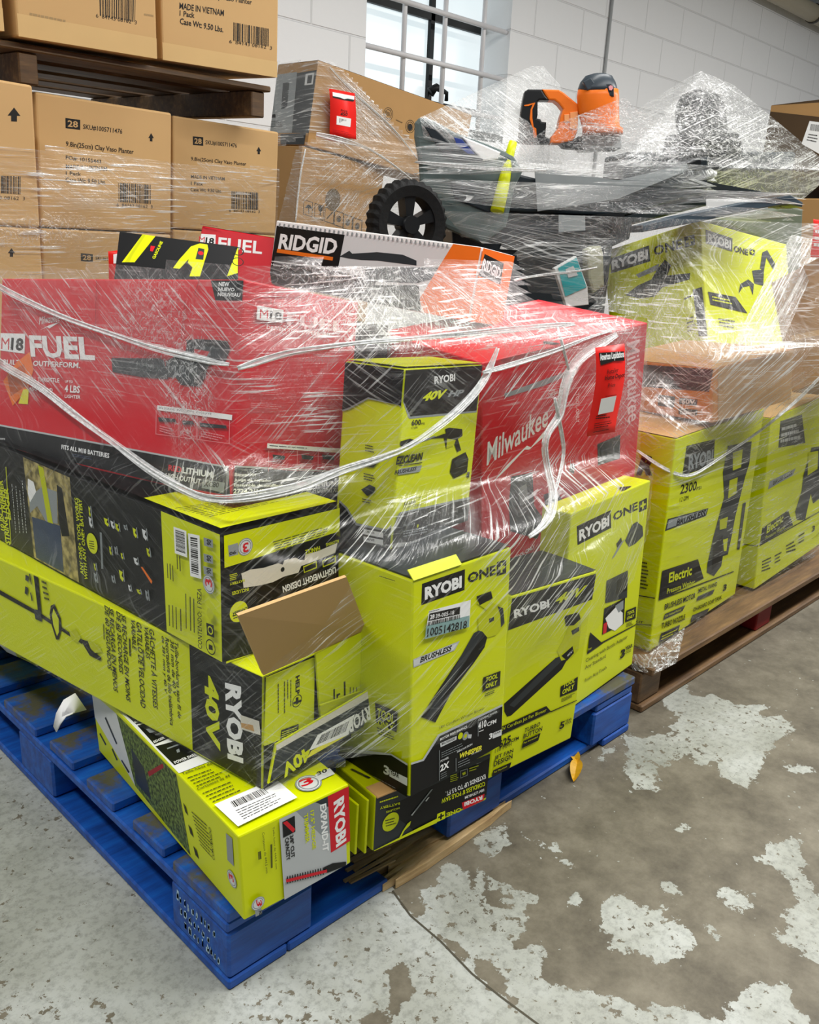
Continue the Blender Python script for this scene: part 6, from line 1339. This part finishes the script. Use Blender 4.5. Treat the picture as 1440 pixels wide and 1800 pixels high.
TB, BB = film_sheet(rw, 'film_peak', [dm(1215, 131)+Vector((-.05, -.06, 0)), dm(1262, 158)+Vector((-.07, -.09, 0)), pl(1085, 290), pl(1240, 274), ty(1412, 350, 2.7), atr(1470, 300, 2.6), atr(1400, 262, 2.75), dm(1085, 215), dm(1140, 178)+Vector((-.1, -.1, 0)), dm(1320, 212)+Vector((-.08, -.1, 0))], FMR, (.06, .12, .15, .18, .35), [((1215, 152, 45, 24), (.08, .05, .05, .1, .35)), ((1230, 180, 40, 22), (.03, .05, .05, .05, .45)), ((1290, 235, 90, 40), (.07, .2, .2, .35, .6)), ((1160, 235, 90, 40), (.06, .25, .2, .2, .5)), ((1370, 320, 100, 45), (.45, .2, .0, .9, .6))], hull=True)
film_sheet(rw, 'film_band', [atr(1392, 412, 2.22), atr(1450, 425, 2.24), atr(1405, 535, 2.14), atr(1352, 655, 2.06), atr(1285, 612, 2.06), atr(1340, 505, 2.14)], FMR, (.35, 1.3, .0, .0, .45), [], faces=[(0, 1, 2, 5), (5, 2, 3, 4)], uvdir=atr(1320, 630, 2.06)-atr(1420, 420, 2.23))
fwd_ = Vector((-.72, -.69, 0))*.085
film_sheet(rw, 'film_sheet', [tl(905, 292)+fwd_, tl(912, 262)+fwd_, tl(960, 228)+fwd_, tl(1020, 205)+fwd_, tl(1088, 178)+fwd_, tl(1110, 200)+fwd_, tl(1180, 235)+fwd_, tl(1180, 292)+fwd_, tl(1020, 294)+fwd_], FMR, (.10, .25, .1, .1, .55), [((1055, 215, 40, 30), (.16, .35, .1, .0, .7)), ((960, 250, 50, 25), (.05, .1, .05, .1, .3))], faces=[(0, 1, 2, 8), (2, 3, 8), (3, 4, 5, 8), (5, 6, 7, 8)])
film_sheet(rw, 'film_skirt', [atr(1108, 1150, 1.9), atr(1140, 1150, 1.86), atr(1205, 1102, 1.9), atr(1190, 1165, 1.87), atr(1150, 1185, 1.85), atr(1112, 1178, 1.87)], FMR, (.12, .3, .2, .1, 1.0), [], faces=[(0, 1, 5), (1, 4, 5), (1, 2, 3, 4)])
KP = [(-300, 255), (62, 258), (302, 285), (495, 296), (495, 500), (-300, 500)]
FMP = film_mat('stretch_film_planter', .8, 9.1)
pw, PBV = wrap('stretch_wrap', HULLS['planter'], (.55, 1.7), .66, 1.25, .0125, KP, (.05, .42, .0, .08, .05), [((250, 320, 240, 40), (.10, .6, .0, .15, .1)), ((60, 410, 120, 30), (.15, .4, .0, .1, .5)), ((300, 440, 200, 40), (.05, .3, .1, .1, .05))], FMP, 'clear stretch wrap in horizontal bands around the brown planter cartons')
KA = [(484, 108), (577, 106), (600, 118), (640, 160), (700, 225), (745, 262), (742, 320), (690, 420), (480, 430), (520, 262), (560, 240), (640, 258), (600, 240), (550, 232), (484, 262)]
FMA = film_mat('stretch_film_appliance', .7, 2.2)
aw, ABV = wrap('stretch_wrap', HULLS['ac'], (2.0, 2.4), .80, 1.70, .014, KA, (.12, .35, .0, .15, .1), [((630, 200, 60, 60), (.35, .1, .0, .7, .35)), ((530, 180, 45, 70), (.10, .45, .0, .0, .0)), ((620, 330, 90, 60), (.12, .2, .55, .0, .4))], FMA, 'clear stretch wrap fanning across the brown appliance cartons')
for pts, wd, fl in (([(556, 236), (600, 246), (650, 262), (705, 300), (735, 325)], .005, .2), ([(580, 118), (625, 165), (690, 225), (735, 280)], .005, .15), ([(537, 262), (528, 310), (520, 390)], .003, .3)): strand(aw, ABV, pts, wd, fl)
# ================================================================ RED PRICE TAGS
class TagM(Decals): pass
def price_tag(name, quad, plane_pt, plane_n, label, printf, curl=.012):
    """a hanging card: quad tl, tr, br, bl on its plane, slightly curled"""
    n = Vector(plane_n).normalized(); P = [hit(q[0], q[1], plane_pt, n) for q in quad]
    bm = bmesh.new(); rows = 10; V = []
    for i in range(rows+1):
        t = i/rows; a = P[0].lerp(P[3], t); b_ = P[1].lerp(P[2], t)
        off = n*(curl*math.sin(t*math.pi*1.5)); V.append((bm.verts.new(a+off), bm.verts.new(b_+off)))
    for i in range(rows): bm.faces.new((V[i][0], V[i][1], V[i+1][1], V[i+1][0]))
    o = tag(meshobj(name, bm, [TAG], smooth=True), label, 'price tag'); sm = o.modifiers.new('card', 'SOLIDIFY'); sm.thickness = .0006; sm.offset = 0
    U = (P[2]-P[3]).normalized(); W_ = n.cross(U).normalized(); W_ = W_ if W_.z > 0 else -W_
    s = TagM(); s.init_decals(); s.lay = 2; s.bm = bmesh.new(); s.M = Matrix(); s.Mi = Matrix()
    s.faces = {'F': (plane_pt-U*2-W_*2, U, W_, n, 4, 4)}; printf(s)
    # bend the print with the card
    L0 = P[3]-P[0]
    for v in s.bm.verts:
        t = max(0, min(1, (v.co-P[0]).dot(L0)/L0.dot(L0))); v.co += n*(curl*math.sin(t*math.pi*1.5)+.0012)
    meshobj('tag_print', s.bm, s.mats, o)
def t1(s):
    s.p('F', INK, F6(902,430, 1056,420, 1055,478, 990,480, 905,508)); s.t('F', WHT, 'American Liquidations', F6(905,490, 1055,468, 906,436), .04); s.t('F', INK, 'Retailer', F6(944,562, 1013,548, 945,534)); s.t('F', INK, 'Home Depot', F6(928,610, 1052,588, 930,572), .02, .1); s.t('F', INK, 'Price', F6(950,648, 995,640, 951,622))
    s.p('F', WHT, F6(914,720, 1012,700, 1005,805, 908,825)); s.l('F', INK, F6(898,830, 990,815, 988,850, 895,860), 2); s.l('F', INK, F6(890,880, 1015,855, 1010,900, 888,920), 3, .3); s.p('F', INK, F6(940,704, 1010,694, 1010,697, 940,707)); s.l('F', INK, F6(885,935, 985,915, 985,925, 885,945), 1)
def on_film(bvh, px, py, lift):
    d = ray(px, py); loc, nn, i_, dist = bvh.ray_cast(EYE, d.normalized()); return loc-d.normalized()*lift
fp = on_film(FB, 960, 670, .03); fn = rot3(-.1561, .0678, -.1444) @ Vector((0, -1, 0))
price_tag('price_tag', F6(888,400, 1072,375, 1028,938, 850,968), fp, fn, 'red price tag with handwritten retailer, hanging on the big red carton', t1, .006)
def t2(s):
    s.p('F', INK, M5(595,375, 780,405, 770,425, 690,412, 595,390)); s.p('F', WHT, M5(595,345, 778,380, 775,410, 720,400, 690,405, 660,392, 596,378)); s.t('F', INK, 'Price', M5(665,510, 718,515, 665,490)); s.t('F', INK, '450', M5(660,545, 720,548, 662,515), .02); s.p('F', WHT, M5(630,545, 752,570, 750,640, 632,618)); s.bar('F', M5(655,565, 712,578, 710,615, 655,602), n=12); s.l('F', REDD, M5(600,655, 780,690, 780,725, 600,690), 3, .2)
fr = rot3(-.09, .05, .12)
price_tag('price_tag', M5(570,315, 785,355, 803,745, 580,708), on_film(ABV, 605, 200, .03), fr @ Vector((0, -1, 0)), 'red price tag on the tall brown appliance carton', t2, .004)
def t3(s): s.p('F', WHT, [(199, 447), (233, 442), (233, 462), (199, 463)])
price_tag('price_tag', [(190, 442), (236, 437), (236, 500), (192, 500)], at(212, 450, 1.86), (-.35, -.93, 0), 'red price tag half hidden behind the red carton edge, against the planter cartons', t3, .004)
def t4(s): s.l('F', WHT, [(1432, 400), (1470, 408), (1470, 440), (1430, 436)], 3)
price_tag('price_tag', [(1430, 385), (1490, 395), (1485, 460), (1426, 452)], atr(1450, 420, 2.1), (-.7, -.7, 0), 'red price tag cut off by the right edge of the photo', t4, .004)
# card sleeve tail below the tag
